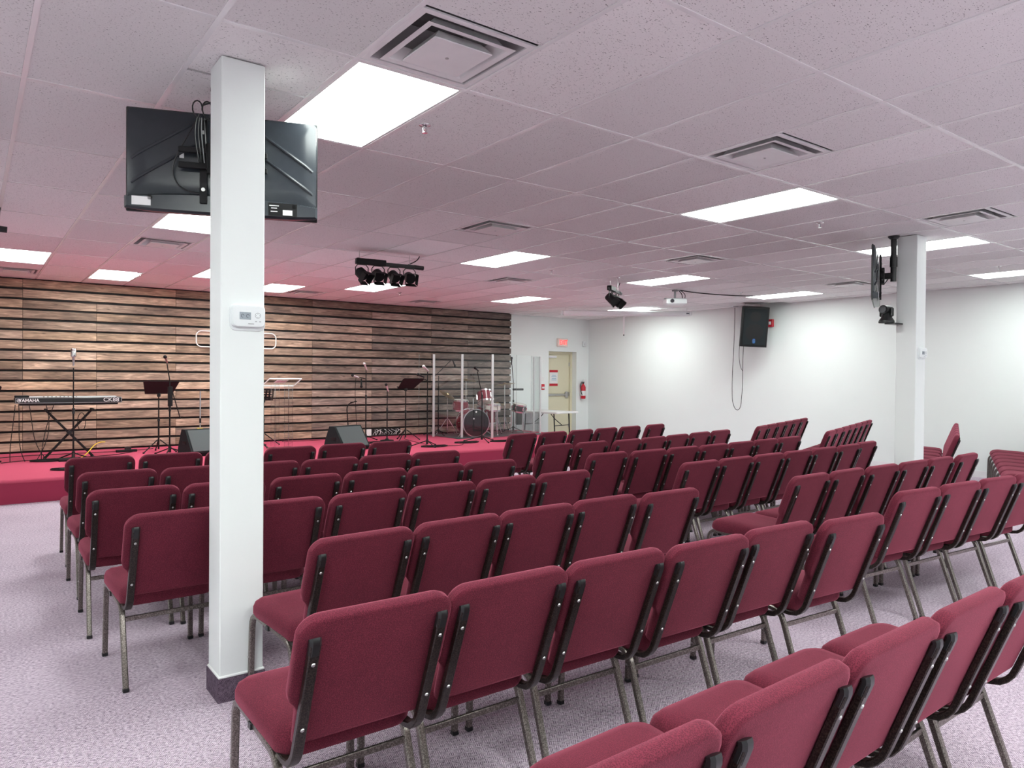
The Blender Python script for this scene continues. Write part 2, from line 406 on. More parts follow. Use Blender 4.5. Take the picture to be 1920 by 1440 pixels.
def text_mesh(body, size, extrude=0.0008, bold=False, spacing=1.0, sx=1.0):
    cu = bpy.data.curves.new('lettering', 'FONT'); cu.body = body; cu.size = size; cu.extrude = extrude
    cu.align_x = 'CENTER'; cu.align_y = 'CENTER'; cu.space_character = spacing; cu.resolution_u = 3
    if bold: cu.offset = size*0.02
    ob = bpy.data.objects.new('lettering_tmp', cu); COL.objects.link(ob)
    dg = bpy.context.evaluated_depsgraph_get(); me = bpy.data.meshes.new_from_object(ob.evaluated_get(dg))
    bpy.data.objects.remove(ob); bpy.data.curves.remove(cu)
    if sx != 1.0:
        for v in me.vertices: v.co.x *= sx
    me.materials.clear()
    return me
def lettering(body, size, mat, parent, loc, rot, **kw):
    o = link('lettering', text_mesh(body, size, **kw), mat, parent); o.location = loc; o.rotation_euler = rot
    return o
HALF = math.pi/2
def bez(p0, p1, p2, p3, n=14):
    out = []
    for i in range(n+1):
        t = i/n; u = 1-t
        out.append(tuple(u**3*a+3*u*u*t*b+3*u*t*t*c+t**3*d for a, b, c, d in zip(p0, p1, p2, p3)))
    return out

# ================================================================== SETTING
# floor
struct(MB().box(((XL+XR)/2, (YR+YB)/2, -0.05), (XR-XL+.6, YB-YR+.6, 0.1)).build('floor', 'floor'), 'lilac grey patterned carpet floor')
# white walls
DX0, DX1, DZ = 9.34, 10.25, 2.16
wb = MB()
wb.box(((XL+DX0)/2, YB+.15, CEIL/2+.1), (DX0-XL, .3, CEIL+.2))
wb.box(((DX1+XR)/2+.1, YB+.15, CEIL/2+.1), (XR-DX1+.2, .3, CEIL+.2))
wb.box(((DX0+DX1)/2, YB+.15, (CEIL+.2+DZ)/2), (DX1-DX0, .3, CEIL+.2-DZ))
struct(wb.build('wall_back', 'wall'), 'white wall with the recessed exit door beside the plank wall')
struct(MB().box((XR+.1, (YR+YB)/2, CEIL/2+.1), (.2, YB-YR, CEIL+.2)).build('wall_right', 'wall'), 'plain white wall on the right')
struct(MB().box((XL-.1, (YR+YB)/2, CEIL/2+.1), (.2, YB-YR, CEIL+.2)).build('wall_left', 'wall'), 'plain white wall on the left')
struct(MB().box(((XL+XR)/2, YR-.1, CEIL/2+.1), (XR-XL+.4, .2, CEIL+.2)).build('wall_rear', 'wall'), 'plain white wall behind the seats')
# baseboard along the right wall
struct(MB().box((XR-.006, (YR+YB)/2, .05), (.012, YB-YR, .1)).build('baseboard_right', 'ventm'), 'grey vinyl baseboard along the white wall')

# plank wall
bk = struct(MB().box(((XL+8.02)/2, WOODY+.11, CEIL/2), (8.02-XL, .16, CEIL)).build('wall_stage', 'black'), 'dark stained horizontal plank wall behind the stage')
NROW = 17; PITCHZ = (CEIL-.01-STZ)/NROW
seams = [-5.6, -3.6, -1.39, -.39, .81, 2.0, 3.25, 4.51, 5.9, 6.84, 8.04]
rnd = random.Random(3)
for r in range(NROW):
    z0 = STZ+r*PITCHZ; zc = z0+PITCHZ/2+.012
    ss = list(seams)
    # boards of two different lengths: drop some inner seams
    k = 1
    while k < len(ss)-1:
        if rnd.random() < 0.28: ss.pop(k)
        k += 1
    for a, b in zip(ss, ss[1:]):
        m = MB().box((0, 0, 0), (b-a-.004, .028, PITCHZ-.035), bev=.003)
        p = m.build('plank', 'plank', bk)
        p.location = ((a+b)/2, WOODY+.014+rnd.uniform(-.002, .003), zc+rnd.uniform(-.003, .003))
        p.rotation_euler = (0, rnd.uniform(-.0012, .0012), 0)
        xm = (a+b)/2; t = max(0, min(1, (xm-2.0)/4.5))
        v = rnd.uniform(.72, 1.36)*(1-.38*t)  # darker to the right: partly board tone, partly light falloff put into colour
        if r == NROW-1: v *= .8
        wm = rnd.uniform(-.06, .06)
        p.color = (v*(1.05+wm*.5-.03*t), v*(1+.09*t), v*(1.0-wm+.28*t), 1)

# ceiling: plenum slab, tees, tiles
ce = struct(MB().box(((XL+XR)/2, (YR+YB)/2, CEIL+.22), (XR-XL+.4, YB-YR+.6, .1)).build('ceiling', 'plenum'), 'suspended ceiling of white acoustic tiles')
U, V = 1.22, .61
u0, u1 = -6, 9; v0, v1 = -10, 18
def cl(a, lo, hi): return max(lo, min(hi, a))
for v in range(v0, v1+1):
    x = v*V
    if XL < x < XR:
        MB().box((x, (YR+YB)/2, CEIL+.006), (.024, YB-YR, .012)).build('grid_tee', 'tee', ce, smooth=0)
for u in range(u0, u1+1):
    y = u*U
    if YR < y < YB:
        MB().box(((XL+XR)/2, y, CEIL+.0065), (XR-XL, .024, .012)).build('grid_tee', 'tee', ce, smooth=0)
LIGHTS = [(0,-1),(0,5),(0,10),(3,-1),(6,-3),(7,-1),(6,1),(7,3),(6,5),(3,5),(6,10),(3,10),(3,15),(0,15),(6,15),
          (-3,-1),(-3,5),(-3,10),(-3,15),(0,-6),(3,-6),(-3,-6),(-5,2),(-5,8),(-3,2),(-2,-4),(-4,6),(-4,-3)]  # the final off-grid panels are unseen, added to brighten the near room
VENTS = [(-.5,-1),(-.5,3),(2,3),(-.5,8),(2,8),(4.5,-1),(4.5,7),(2,14),(7.5,-3),(7.5,4),(7.5,8)]
halves = [(-.0, -2)]
tiles = []
for u in range(u0, u1):
    for v in range(v0, v1):
        if (u, v) in LIGHTS or (u, v) == (4, 17): continue
        parts = [(u, u+1)]
        for (vu, vv) in VENTS:
            if vv == v and u <= vu < u+1:
                parts = [(u, u+.5)] if vu-u >= .5 else [(u+.5, u+1)]
        if (u, v) == (0, -2): parts = [(u, u+.5), (u+.5, u+1)]
        for (a, b) in parts:
            xa, xb = cl(v*V, XL, XR), cl((v+1)*V, XL, XR); ya, yb = cl(a*U, YR, YB), cl(b*U, YR, YB)
            if xb-xa < .05 or yb-ya < .05: continue
            tiles.append((xa, xb, ya, yb))
def in_view(x, y, z, mg=0.06):
    d = Vector((x, y, z))-CAM; zf = d.dot(fw)
    if zf < .2: return False
    px, py = d.dot(rt2)/zf*F_PX/960, d.dot(up2)/zf*F_PX/720
    return abs(px) < 1+mg and abs(py) < 1+mg
def vis(t): return any(in_view(x, y, CEIL) for x in (t[0], (t[0]+t[1])/2, t[1]) for y in (t[2], (t[2]+t[3])/2, t[3]))
seen = [t for t in tiles if vis(t)]; rest = [t for t in tiles if not vis(t)]
seen.sort(key=lambda t: (Vector(((t[0]+t[1])/2, (t[2]+t[3])/2, CEIL))-CAM).length)
rest += seen[300:]; seen = seen[:300]
tmesh = {}
for (xa, xb, ya, yb) in seen:
    k = (round(xb-xa, 3), round(yb-ya, 3))
    if k not in tmesh: tmesh[k] = MB().box((0, 0, 0), (k[0]-.025, k[1]-.025, .014)).mesh('ceiling_tile', 0)
    o = link('ceiling_tile', tmesh[k], 'tile', ce); o.location = ((xa+xb)/2, (ya+yb)/2, CEIL+.004+.007)
    o.rotation_euler = (random.uniform(-.0016, .0016), random.uniform(-.0016, .0016), 0)
mb = MB()
for (xa, xb, ya, yb) in rest: mb.box(((xa+xb)/2, (ya+yb)/2, CEIL+.0198), (xb-xa-.025, yb-ya-.025, .014))
o = mb.build('ceiling_tiles_beyond', 'tile', ce, smooth=0); o['kind'] = 'stuff'

# lamp panels
place_words = {(0,-1): 'large glowing ceiling light panel nearest the camera beside the white column',
 (0,5): 'glowing ceiling light panel at right of centre, below the square air vent',
 (0,10): 'glowing ceiling light panel behind the top of the far column',
 (3,-1): 'glowing ceiling light panel just under the television on the near column',
 (6,-3): 'glowing ceiling light panel at the far left edge above the stage',
 (7,-1): 'glowing ceiling light panel above the keyboard close to the plank wall',
 (6,1): 'glowing ceiling light panel above the stage, half hidden left of the near column',
 (7,3): 'glowing ceiling light panel above the stage just right of the near column',
 (6,5): 'glowing ceiling light panel behind the row of black stage lamps',
 (3,5): 'glowing ceiling light panel in mid room, right of the stage lamp bar',
 (6,10): 'glowing ceiling light panel near the end of the plank wall',
 (3,10): 'glowing ceiling light panel above and right of the single stage lamp cluster',
 (3,15): 'glowing ceiling light panel above the hanging loudspeaker on the right wall',
 (0,15): 'glowing ceiling light panel at the far right edge beyond the far column',
 (6,15): 'glowing ceiling light panel above the projection screen case',
 (-3,-1): 'glowing ceiling light panel behind the camera over the left aisle',
 (-3,5): 'glowing ceiling light panel behind the camera over the middle seats',
 (-3,10): 'glowing ceiling light panel behind the camera over the right seats',
 (-3,15): 'glowing ceiling light panel behind the camera beside the right wall',
 (0,-6): 'glowing ceiling light panel left of the camera near the left wall',
 (3,-6): 'glowing ceiling light panel left of the stage near the left wall',
 (-3,-6): 'glowing ceiling light panel behind the camera near the left wall',
 (-3,2): 'added unseen fill light panel just behind the camera over the rearmost row',
 (-2,-4): 'added unseen fill light panel just left of the camera over the left aisle',
 (-4,6): 'added unseen fill light panel behind the camera over the middle block',
 (-4,-3): 'added unseen fill light panel behind the camera in the left rear corner',
 (-5,2): 'glowing ceiling light panel at the rear wall, left one of the pair',
 (-5,8): 'glowing ceiling light panel at the rear wall, right one of the pair'}
fr = MB(); W2, L2 = V-.026, U-.026
for sx in (-1, 1):
    fr.box((sx*(W2/2-.008), 0, 0), (.016, L2, .02)); fr.box((0, sx*(L2/2-.008), 0), (W2-.032, .016, .02))
frm = fr.mesh('frame', 0)
dfm = MB().box((0, 0, 0), (W2-.032, L2-.032, .006)).mesh('diffuser', 0)
hsm = MB().box((0, 0, 0), (W2, L2, .05)).mesh('housing', 0)
for (u, v) in LIGHTS:
    t = thing('ceiling_light', place_words[(u, v)], 'ceiling light', ((v+.5)*V, (u+.5)*U, CEIL+.012), 0, 'ceiling light panels')
    link('frame', frm, 'white', t); o = link('diffuser', dfm, 'lamp', t); o.location.z = .0
    o = link('housing', hsm, 'white', t); o.location.z = .045

# air vents
def sq_ring(h0, h1, z0, z1, th=.004):
    m = MB(); vs = []
    for h, z in ((h0, z0), (h1, z1), (h1-th, z1+th), (h0-th, z0+th)):
        vs += [(-h,-h,z),(h,-h,z),(h,h,z),(-h,h,z)]
    fs = []
    for r in range(4):
        for i in range(4): fs.append((r*4+i, r*4+(i+1) % 4, ((r+1) % 4)*4+(i+1) % 4, ((r+1) % 4)*4+i))
    return m.add(vs, fs)
vent_words = {0: 'large square ceiling air vent nearest the camera above the glowing panel', 1: 'square ceiling air vent in the upper right of the ceiling',
 2: 'square ceiling air vent in mid ceiling right of the television', 3: 'square ceiling air vent near the top of the far column',
 4: 'square ceiling air vent above the projector', 5: 'square ceiling air vent below left of the television', 6: 'square ceiling air vent above the exit sign side of the room',
 7: 'square ceiling air vent left of the far column by the right wall', 8: 'square ceiling air vent at the left edge above the plank wall',
 9: 'square ceiling air vent above the plank wall right of the near column', 10: 'square ceiling air vent above the plank wall near the drums'}
h = V/2-.014
vm_frame = MB(); 
for sx in (-1, 1):
    vm_frame.box((sx*(h-.016), 0, 0), (.032, 2*h, .008)); vm_frame.box((0, sx*(h-.016), 0), (2*h-.064, .032, .008))
vm_frame = vm_frame.mesh('frame', 0)
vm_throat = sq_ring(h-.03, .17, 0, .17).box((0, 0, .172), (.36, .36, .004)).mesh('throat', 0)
vm_ring = sq_ring(.225, .195, -.014, -.012).add(*(lambda m: (m.v, m.f))(sq_ring(.196, .165, -.012, .04))).mesh('louvre_ring', 0)
vm_plate = MB().box((0, 0, -.026), (.30, .30, .006), bev=.004)
vm_plate = vm_plate.add(*(lambda m: (m.v, m.f))(sq_ring(.15, .115, -.024, .02))).mesh('centre_plate', 30)
vm_screw = MB().cyl((0, 0, -.0325), (0, 0, -.028), .008, n=10).mesh('screw')
for i, (u, v) in enumerate(VENTS):
    t = thing('air_vent', vent_words[i], 'air vent', ((v+.5)*V, (u+.25)*U, CEIL+.008), 0, 'square ceiling air vents')
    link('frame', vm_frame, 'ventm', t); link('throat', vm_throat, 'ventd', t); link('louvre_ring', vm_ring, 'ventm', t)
    p = link('centre_plate', vm_plate, 'ventm', t); link('screw', vm_screw, 'steel', p)

# sprinkler heads
sp_words = ['chrome sprinkler head beside the largest glowing panel', 'chrome sprinkler head above the plank wall left of the near column',
 'chrome sprinkler head above the plank wall near the drums', 'chrome sprinkler head in mid ceiling', 'chrome sprinkler head in the ceiling left of the far column',
 'chrome sprinkler head above the hanging loudspeaker', 'chrome sprinkler head at the right edge beyond the far column', 'chrome sprinkler head above the single stage lamp cluster']
esc = MB().lathe([(.0, .004), (.036, .004), (.034, -.004), (.016, -.008), (.012, -.006)], 18).mesh('escutcheon')
bod = MB().cyl((0, 0, 0), (0, 0, -.03), .008).cyl((-.012, 0, -.018), (-.009, 0, -.045), .003, n=6).cyl((.012, 0, -.018), (.009, 0, -.045), .003, n=6).mesh('body')
dfl = MB().cyl((0, 0, -.045), (0, 0, -.048), .017, n=14).mesh('deflector')
for (u, v), wd in zip([(.48, .15), (7.05, -.1), (6.8, 6.6), (3.75, 7.2), (.5, 7.15), (3.65, 13.9), (.5, 14.05), (3.7, 9.2)], sp_words):
    t = thing('sprinkler_head', wd, 'sprinkler', (v*V, u*U, CEIL+.004), 0, 'ceiling sprinkler heads')
    link('escutcheon', esc, 'chrome', t); link('body', bod, 'chrome', t); link('deflector', dfl, 'chrome', t)

# stage platform
st = thing('stage', 'low stage platform covered in crimson carpet below the plank wall', 'stage', (0, 0, 0))
MB().box(((XL+.03+STX)/2, (STY+WOODY)/2+.02, STZ-.02), (STX-XL-.03, WOODY-STY-.04, .04)).build('deck', 'stage', st)
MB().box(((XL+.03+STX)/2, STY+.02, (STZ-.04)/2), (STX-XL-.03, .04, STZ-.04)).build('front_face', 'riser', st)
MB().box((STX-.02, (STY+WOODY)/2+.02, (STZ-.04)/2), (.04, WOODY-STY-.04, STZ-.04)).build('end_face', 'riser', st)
MB().tube([(XL+.04, STY+.016, STZ-.022), (STX, STY+.016, STZ-.022)], .024, 10).build('nosing', 'stage', st)

# columns
def column(name, label, x0, y0, wx, wy):
    t = thing(name, label, 'column', (x0+wx/2, y0+wy/2, 0))
    H = CEIL-.002
    MB().box((0, 0, (H+.10)/2), (wx, wy, H-.10), bev=.004).build('shaft', 'wall', t)
    MB().box((0, 0, .055), (wx+.016, wy+.016, .11)).build('carpet_base', 'base', t)
    MB().box((0, 0, .116), (wx+.012, wy+.012, .014), bev=.004).build('bead', 'white', t)
    return t
C1 = column('column', 'white square column in the left foreground between the seats', -1.12, .336, .20, .19)
C2 = column('column', 'white square column on the right between the seat blocks', 5.61, .29, .20, .20)

# thermostats
def thermostat(label, x, y, z, sc=1.0):
    t = thing('thermostat', label, 'thermostat', (x, y, z))
    def M_(px, py, hh): return None
    R = Matrix(((1, 0, 0, 0), (0, 0, -1, 0), (0, 1, 0, 0), (0, 0, 0, 1)))      # outline x,y -> x,z ; height -> -y
    MB().pillow(rrect(.172*sc, .132*sc, .03*sc), [(0, .0), (0, .006), (.003, .008)], R).build('back_plate', 'whitep', t)
    MB().pillow(rrect(.160*sc, .110*sc, .022*sc, cy=.006), [(0, .008), (0, .022), (.004, .027), (.010, .028)], R).build('body', 'whitep', t)
    lc = MB().box((-.018*sc, -.0285, .006*sc), (.054*sc, .002, .036*sc)).build('display', 'lcd', t)
    for dx in (-.031, -.006): MB().tube([(dx*sc+.007*sc*math.cos(a), -.0297, .006*sc+.008*sc*math.sin(a)) for a in [k*math.pi/5 for k in range(9)]], .0012*sc, 5).build('digit', 'lcdd', lc)
    MB().tube([(.043*sc+.013*sc*math.cos(a), -.0283, .010*sc+.013*sc*math.sin(a)) for a in [k*math.pi/10 for k in range(20)]], .0009, 5, closed=True).build('button_ring', 'grey', t)
    for dx, dz in ((.043, .018), (.043, .002), (.035, .010), (.051, .010)): MB().box((dx*sc, -.0285, dz*sc), (.003*sc, .001, .003*sc)).build('button', 'grey', t)
    for dx in (.034, .054): MB().box((dx*sc, -.0285, -.020*sc), (.009*sc, .001, .003*sc)).build('button', 'grey', t)
    MB().box((.01*sc, -.0285, -.032*sc), (.028*sc, .0006, .003*sc)).build('printed_line', 'grey', t)
thermostat('white thermostat with grey display on the near column', -1.0, .336, 1.79, .95)
thermostat('white thermostat on the far column', 5.725, .29, 1.79, .92)

# door, exit sign and wall fittings
dr = struct(MB().box(((DX0+DX1)/2, YB+.24, DZ/2), (DX1-DX0-.10, .045, DZ-.06)).build('door_1', 'cream'), 'cream metal exit door in a recess')
f = MB()
for x in (DX0+.03, DX1-.03): f.box((x, YB+.22, DZ/2), (.06, .12, DZ))
f.box(((DX0+DX1)/2, YB+.22, DZ-.03), (DX1-DX0-.12, .12, .06)); f.build('door_frame', 'cream', dr)
MB().box(((DX0+DX1)/2-.02, YB+.19, 1.08), (.62, .03, .055), bev=.01).build('push_bar', 'steel', dr)
MB().box((DX1-.16, YB+.19, 1.08), (.09, .05, .16), bev=.012).build('latch_case', 'steel', dr)
MB().box((DX0+.26, YB+.18, DZ-.13), (.26, .06, .06), bev=.01).build('door_closer', 'ventm', dr)
for z in (.3, 1.1, 1.85): MB().cyl((DX1-.07, YB+.2, z-.05), (DX1-.07, YB+.2, z+.05), .012).build('hinge', 'steel', dr)
sg = thing('door_notice', 'white paper notice with red bands taped to the exit door', 'notice', (9.68, YB+.214, 1.50))
MB().box((0, 0, 0), (.27, .002, .40)).build('sheet', 'paper', sg)
for z in (.17, -.17): MB().box((0, -.0018, z), (.27, .0015, .06)).build('red_band', 'red', sg)
for z, ww in ((.07, .12), (.035, .16), (-.01, .14), (-.05, .16)): MB().box((.01, -.0018, z), (ww, .0012, .014)).build('printed_line', 'paleblue', sg)
ex = thing('exit_sign', 'lit exit sign with red letters above the cream door', 'exit sign', (9.75, YB, 2.38))
MB().box((0, -.03, 0), (.33, .06, .20), bev=.008).build('housing', 'exitb', ex)
MB().box((0, -.0605, 0), (.31, .003, .18)).build('face', 'exitb', ex)
lettering('EXIT', .155, 'exit', ex, (0.01, -.063, 0), (HALF, 0, 0), extrude=.001, bold=True, sx=.8)
ps = thing('fire_pull_station', 'small red fire alarm pull station left of the exit door', 'pull station', (9.13, YB, 1.28))
MB().box((0, -.025, 0), (.10, .05, .14), bev=.006).build('case', 'red', ps); MB().box((0, -.053, -.015), (.07, .008, .045)).build('handle', 'white', ps)
MB().box((0, -.003, .19), (.11, .004, .10)).build('instruction_card', 'paper', ps)
hs = thing('alarm_strobe', 'white wall alarm strobe near the corner right of the exit sign', 'alarm', (10.50, YB, 2.37))
MB().box((0, -.02, 0), (.12, .04, .14), bev=.01).build('case', 'whitep', hs); MB().lathe([(.0, .03), (.03, .025), (.04, 0)], 14, Matrix.Translation((0, -.04, 0)) @ Matrix.Rotation(HALF, 4, 'X')).build('lens', 'whitep', hs)
fe = thing('fire_extinguisher', 'red fire extinguisher hung on the wall between door and corner', 'fire extinguisher', (10.42, YB-.075, 1.0))
MB().lathe([(.0, -.02), (.055, -.02), (.062, 0), (.062, .27), (.045, .315), (.02, .335), (.02, .36)], 18).build('cylinder', 'red', fe)
MB().lathe([(.0635, .06), (.0635, .18)], 18).build('label', 'paper', fe)
MB().cyl((0, 0, .36), (0, 0, .39), .018).box((-.02, 0, .40), (.11, .02, .014)).box((-.02, 0, .375), (.09, .02, .010)).build('valve_handle', 'matte', fe)
MB().tube(bez((-.02, 0, .375), (-.16, 0, .40), (-.10, -.03, .15), (-.065, -.03, .08)), .009, 8).build('hose', 'matte', fe)
MB().box((0, .066, .2), (.05, .018, .3)).build('bracket', 'steel', fe)
MB().box((.09, .04, .36), (.12, .006, .22)).build('inspection_card', 'paper', fe)
as_ = thing('fire_alarm_box', 'small red alarm box on the right wall behind the loudspeaker', 'alarm', (XR, 5.30, 2.62))
MB().box((-.03, 0, 0), (.06, .11, .15), bev=.006).build('case', 'red', as_); MB().box((-.062, 0, .0), (.006, .05, .06)).build('lens', 'whitep', as_)

# white tube frame on the plank wall
t = thing('tube_frame', 'thin white rounded tube frame on the plank wall behind the near column', 'frame', (1.83, WOODY-.05, 2.15))
pts = rrect(1.40, .28, .09, 6)
MB().tube([(x, 0, z) for x, z in pts], .010, 8, closed=True).build('tube', 'white', t)
for x in (-.5, .5): MB().cyl((x, .0, .14), (x, .05, .14), .006, n=8).build('wall_clip', 'white', t)

# ================================================================== CHAIRS
def make_chair():
    root = thing('church_chair', '', 'chair')
    TAN = .378
    def py(z): return -.41+(.80-z)*TAN
    # seat cushion
    out = []
    ow, y0, y1 = .235, -.205, .275
    out = rrect(2*ow, y1-y0, .07, 6, 0, (y0+y1)/2)
    out = [(x*(1-.06*max(0, (-y-.0)/.2)), y) for x, y in out]
    m = MB()
    rings = [(.03, .392), (.008, .397), (0, .412), (0, .448), (.008, .470), (.028, .484), (.07, .490), (.13, .492)]
    n = len(out)
    m.pillow(out, rings, Matrix.Identity(4))
    # waterfall front and slight tilt to the back
    m.v = [(x, y, z-(max(0, y-.17)**2)*2.2*(1 if z > .43 else 0)+(y*.05)) for x, y, z in m.v]
    m.build('seat', 'fabric', root, smooth=50)
    # backrest
    prof = [(.205, 0), (.208, .06), (.210, .125), (.222, .145), (.238, .165), (.2435, .19), (.2435, .30)]
    rc = .062; topL = .432
    prof += [(.2435-rc+rc*math.cos(a), topL-rc+rc*math.sin(a)) for a in [k*HALF/6 for k in range(0, 7)]]
    right = prof; left = [(-x, s) for x, s in reversed(prof)]
    # gentle crown on the top edge
    outl = [(x, s) for x, s in right]+left
    ang = math.atan(TAN); z0 = .448
    tdir = Vector((0, -math.sin(ang), math.cos(ang))); ndir = Vector((0, math.cos(ang), math.sin(ang)))
    org = Vector((0, py(z0), z0))+ndir*.014
    MM = Matrix(((1, tdir.x, ndir.x, org.x), (0, tdir.y, ndir.y, org.y), (0, tdir.z, ndir.z, org.z), (0, 0, 0, 1)))
    b = MB(); b.pillow(outl, [(.013, 0), (.005, .001), (0, .006), (0, .030), (.006, .043), (.022, .052), (.06, .057), (.11, .058)], MM)
    b.build('backrest', 'fabric', root, smooth=50)
    # posts, caps, screws
    for s in (-1, 1):
        x = .2*s
        path = [(x, py(.792), .792), (x, py(.46), .46), (x, py(.43)+.002, .43), (x, py(.41)+.012, .408), (x, py(.40)+.032, .391), (x, py(.39)+.065, .384), (x, -.12, .386), (x, -.06, .388)]
        p = MB().strip(path, (1, 0, 0), .0160, .011).build('back_post', 'bronze', root)
        c = MB().strip([(x, py(.762), .762), (x, py(.795), .795), (x, py(.803)+.003, .803), (x, py(.806)+.006, .807)], (1, 0, 0), .0172, .0125, .6).build('end_cap', 'plastic', p)
        for z in (.735, .525):
            MB().lathe([(.0, .004), (.0045, .003), (.0065, 0)], 8, Matrix.Translation(Vector((x, py(z), z))-ndir*.011) @ ndir.to_track_quat('-Z', 'Y').to_matrix().to_4x4()).build('screw', 'steel', p)
    # legs: each side an arch, front leg and rear leg meet under the seat
    for s in (-1, 1):
        x = .217*s; xt = .213*s
        front = [(x, .292, .012), (xt, .284, .335), (xt, .279, .362), (xt, .266, .386), (xt, .245, .400), (xt, .215, .404), (xt, .10, .398), (xt, .03, .394)]
        rear = [(xt, .03, .394), (xt, -.06, .388), (xt, -.105, .384), (xt, -.130, .374), (xt, -.148, .356), (xt, -.158, .335), (x, -.272, .012)]
        for pth in (front, rear):
            l = MB().strip(pth, (1, 0, 0), .0125, .0125, .35).build('leg', 'legm', root)
            fpt = pth[0] if pth is front else pth[-1]
            MB().box((fpt[0], fpt[1], .010), (.028, .028, .020), bev=.003).build('foot_glide', 'plastic', l)
            if pth is front:
                for z in (.09, .20):
                    xx = fpt[0]+(.0125+.0005)*(-s if False else s)
                    yy = .292-(.292-.284)*(z/.335)
                    MB().cyl((fpt[0]-.0140, yy, z), (fpt[0]+.0140, yy, z), .0055, n=8).build('rivet', 'steel', l)
        MB().box((xt+.012*s, .07, .392), (.014, .028, .022), bev=.002).build('linking_clip', 'plastic', root)
    MB().strip([(-.21, -.166, .318), (.21, -.166, .318)], (0, 0, 1), .011, .006).build('stretcher', 'legm', root)
    u = MB().box((0, .03, .388), (.40, .40, .012)).build('seat_board', 'matte', root)
    return root
proto = make_chair()
first = [True]
def put_chair(cx, cy, ang, label, group):
    """cx, cy: middle between the two post caps"""
    a = math.radians(ang)
    x = cx-(-(-.41)*math.sin(a)); y = cy-(-.41*math.cos(a))
    x = cx-(.41*math.sin(a)); 
    r = proto if first[0] else copy_tree(proto); first[0] = False
    r.location = (x, y, 0); r.rotation_euler = (0, 0, a); r['label'] = label; r['group'] = group
    return r
ROWS = {
'R1': [(-1.215,3.361,-.8),(-.703,3.335,-.8),(-.190,3.35,1.1),(.309,3.346,3.0),(.835,3.390,4.0),(1.350,3.394,5.0)],
'R2': [(-1.237,2.356,1.0),(-.738,2.322,.5),(-.245,2.30,.5),(.248,2.280,2.4),(.737,2.293,1.5),(1.225,2.301,1.1)],
'R3': [(-1.282,1.481,-1.5),(-.785,1.445,.5),(-.272,1.43,2.6),(.232,1.445,2.6),(.728,1.456,1.5),(1.216,1.465,-1.2)],
'R4': [(-1.228,.585,1.4),(-.735,.600,1.4),(-.226,.60,4.0),(.276,.620,4.0),(.770,.630,3.8),(1.262,.638,1.7)],
'R5': [(-.723,-.382,4.0),(-.226,-.345,3.0),(.256,-.325,1.2),(.745,-.305,1.4),(1.232,-.345,.3)],
'R6': [(-1.096,-1.266,-.2),(-.608,-1.255,.4),(-.122,-1.262,-1.0),(.362,-1.300,-1.2),(.857,-1.296,-1.8),(1.343,-1.375,-4.0)],
'R7': [(-1.115,-2.291,1.2),(-.617,-2.280,1.8),(-.118,-2.268,1.8),(.370,-2.257,1.6),(.858,-2.262,.9)],
'S1': [(3.08,3.47,10.5),(3.58,3.51,10),(4.10,3.585,12),(4.61,3.665,11.5),(5.12,3.735,11),(5.74,3.845,12.5)],
'S2': [(2.56,2.258,8.0),(3.05,2.270,6.5),(3.555,2.262,8.5),(4.045,2.335,8.8),(4.549,2.430,9.9),(5.08,2.530,10.6),(5.59,2.615,10.4)],
'S3': [(2.43,1.404,2.4),(2.918,1.372,2.1),(3.406,1.387,3.6),(3.893,1.405,4.0),(4.380,1.440,4.5),(4.880,1.486,4.4),(5.39,1.529,4.1)],
'S4': [(2.585,.526,2.7),(3.070,.545,3.2),(3.555,.565,4.0),(4.040,.585,3.1),(4.53,.610,3.1),(5.03,.645,5.4),(5.53,.72,6.0)],
'S5': [(2.585,-.41,2.6),(3.072,-.407,2.6),(3.560,-.42,.6),(4.055,-.423,1.9),(4.545,-.421,1.7),(5.07,-.423,4.0)],
'S6': [(2.505,-1.150,-4.0),(3.030,-1.175,-3.7),(3.525,-1.210,-4.0),(4.020,-1.245,-4.0)],
}
def trow(x0, y0, ang, n, pitch, off=.245):
    a = math.radians(ang); out = []
    for i in range(n):
        d = off+i*pitch; out.append((x0+d*math.cos(a), y0+d*math.sin(a), ang))
    return out
ROWS['T1'] = trow(6.60, 2.78, 18.7, 6, .487)
ROWS['T2'] = trow(6.55, 1.74, 18.7, 7, .489)
ROWS['T3'] = trow(7.34, .56, 22.0, 6, .489)
ROWS['T4'] = trow(7.04+.26, -.63, 22.0, 7, .487)
ordn = ['first', 'second', 'third', 'fourth', 'fifth', 'sixth', 'seventh', 'eighth']
rown = {'R': {1: 'row nearest the stage', 2: 'second row from the stage', 3: 'third row from the stage', 4: 'fourth row from the stage', 5: 'fifth row from the stage', 6: 'sixth row from the stage', 7: 'rearmost row'},
        'S': {1: 'row nearest the stage', 2: 'second row from the stage', 3: 'third row from the stage', 4: 'fourth row from the stage', 5: 'fifth row from the stage', 6: 'sixth row from the stage'},
        'T': {1: 'frontmost row', 2: 'second row', 3: 'third row', 4: 'fourth row'}}
blk = {'R': 'left block', 'S': 'middle block', 'T': 'angled block by the right wall'}
for k, lst in ROWS.items():
    b, i = k[0], int(k[1])
    for j, (x, y, a) in enumerate(lst):
        lab = 'burgundy padded chair, %s from left in %s, %s' % (ordn[j], rown[b][i], blk[b])
        put_chair(x, y, a, lab, 'burgundy chairs in the %s' % blk[b])

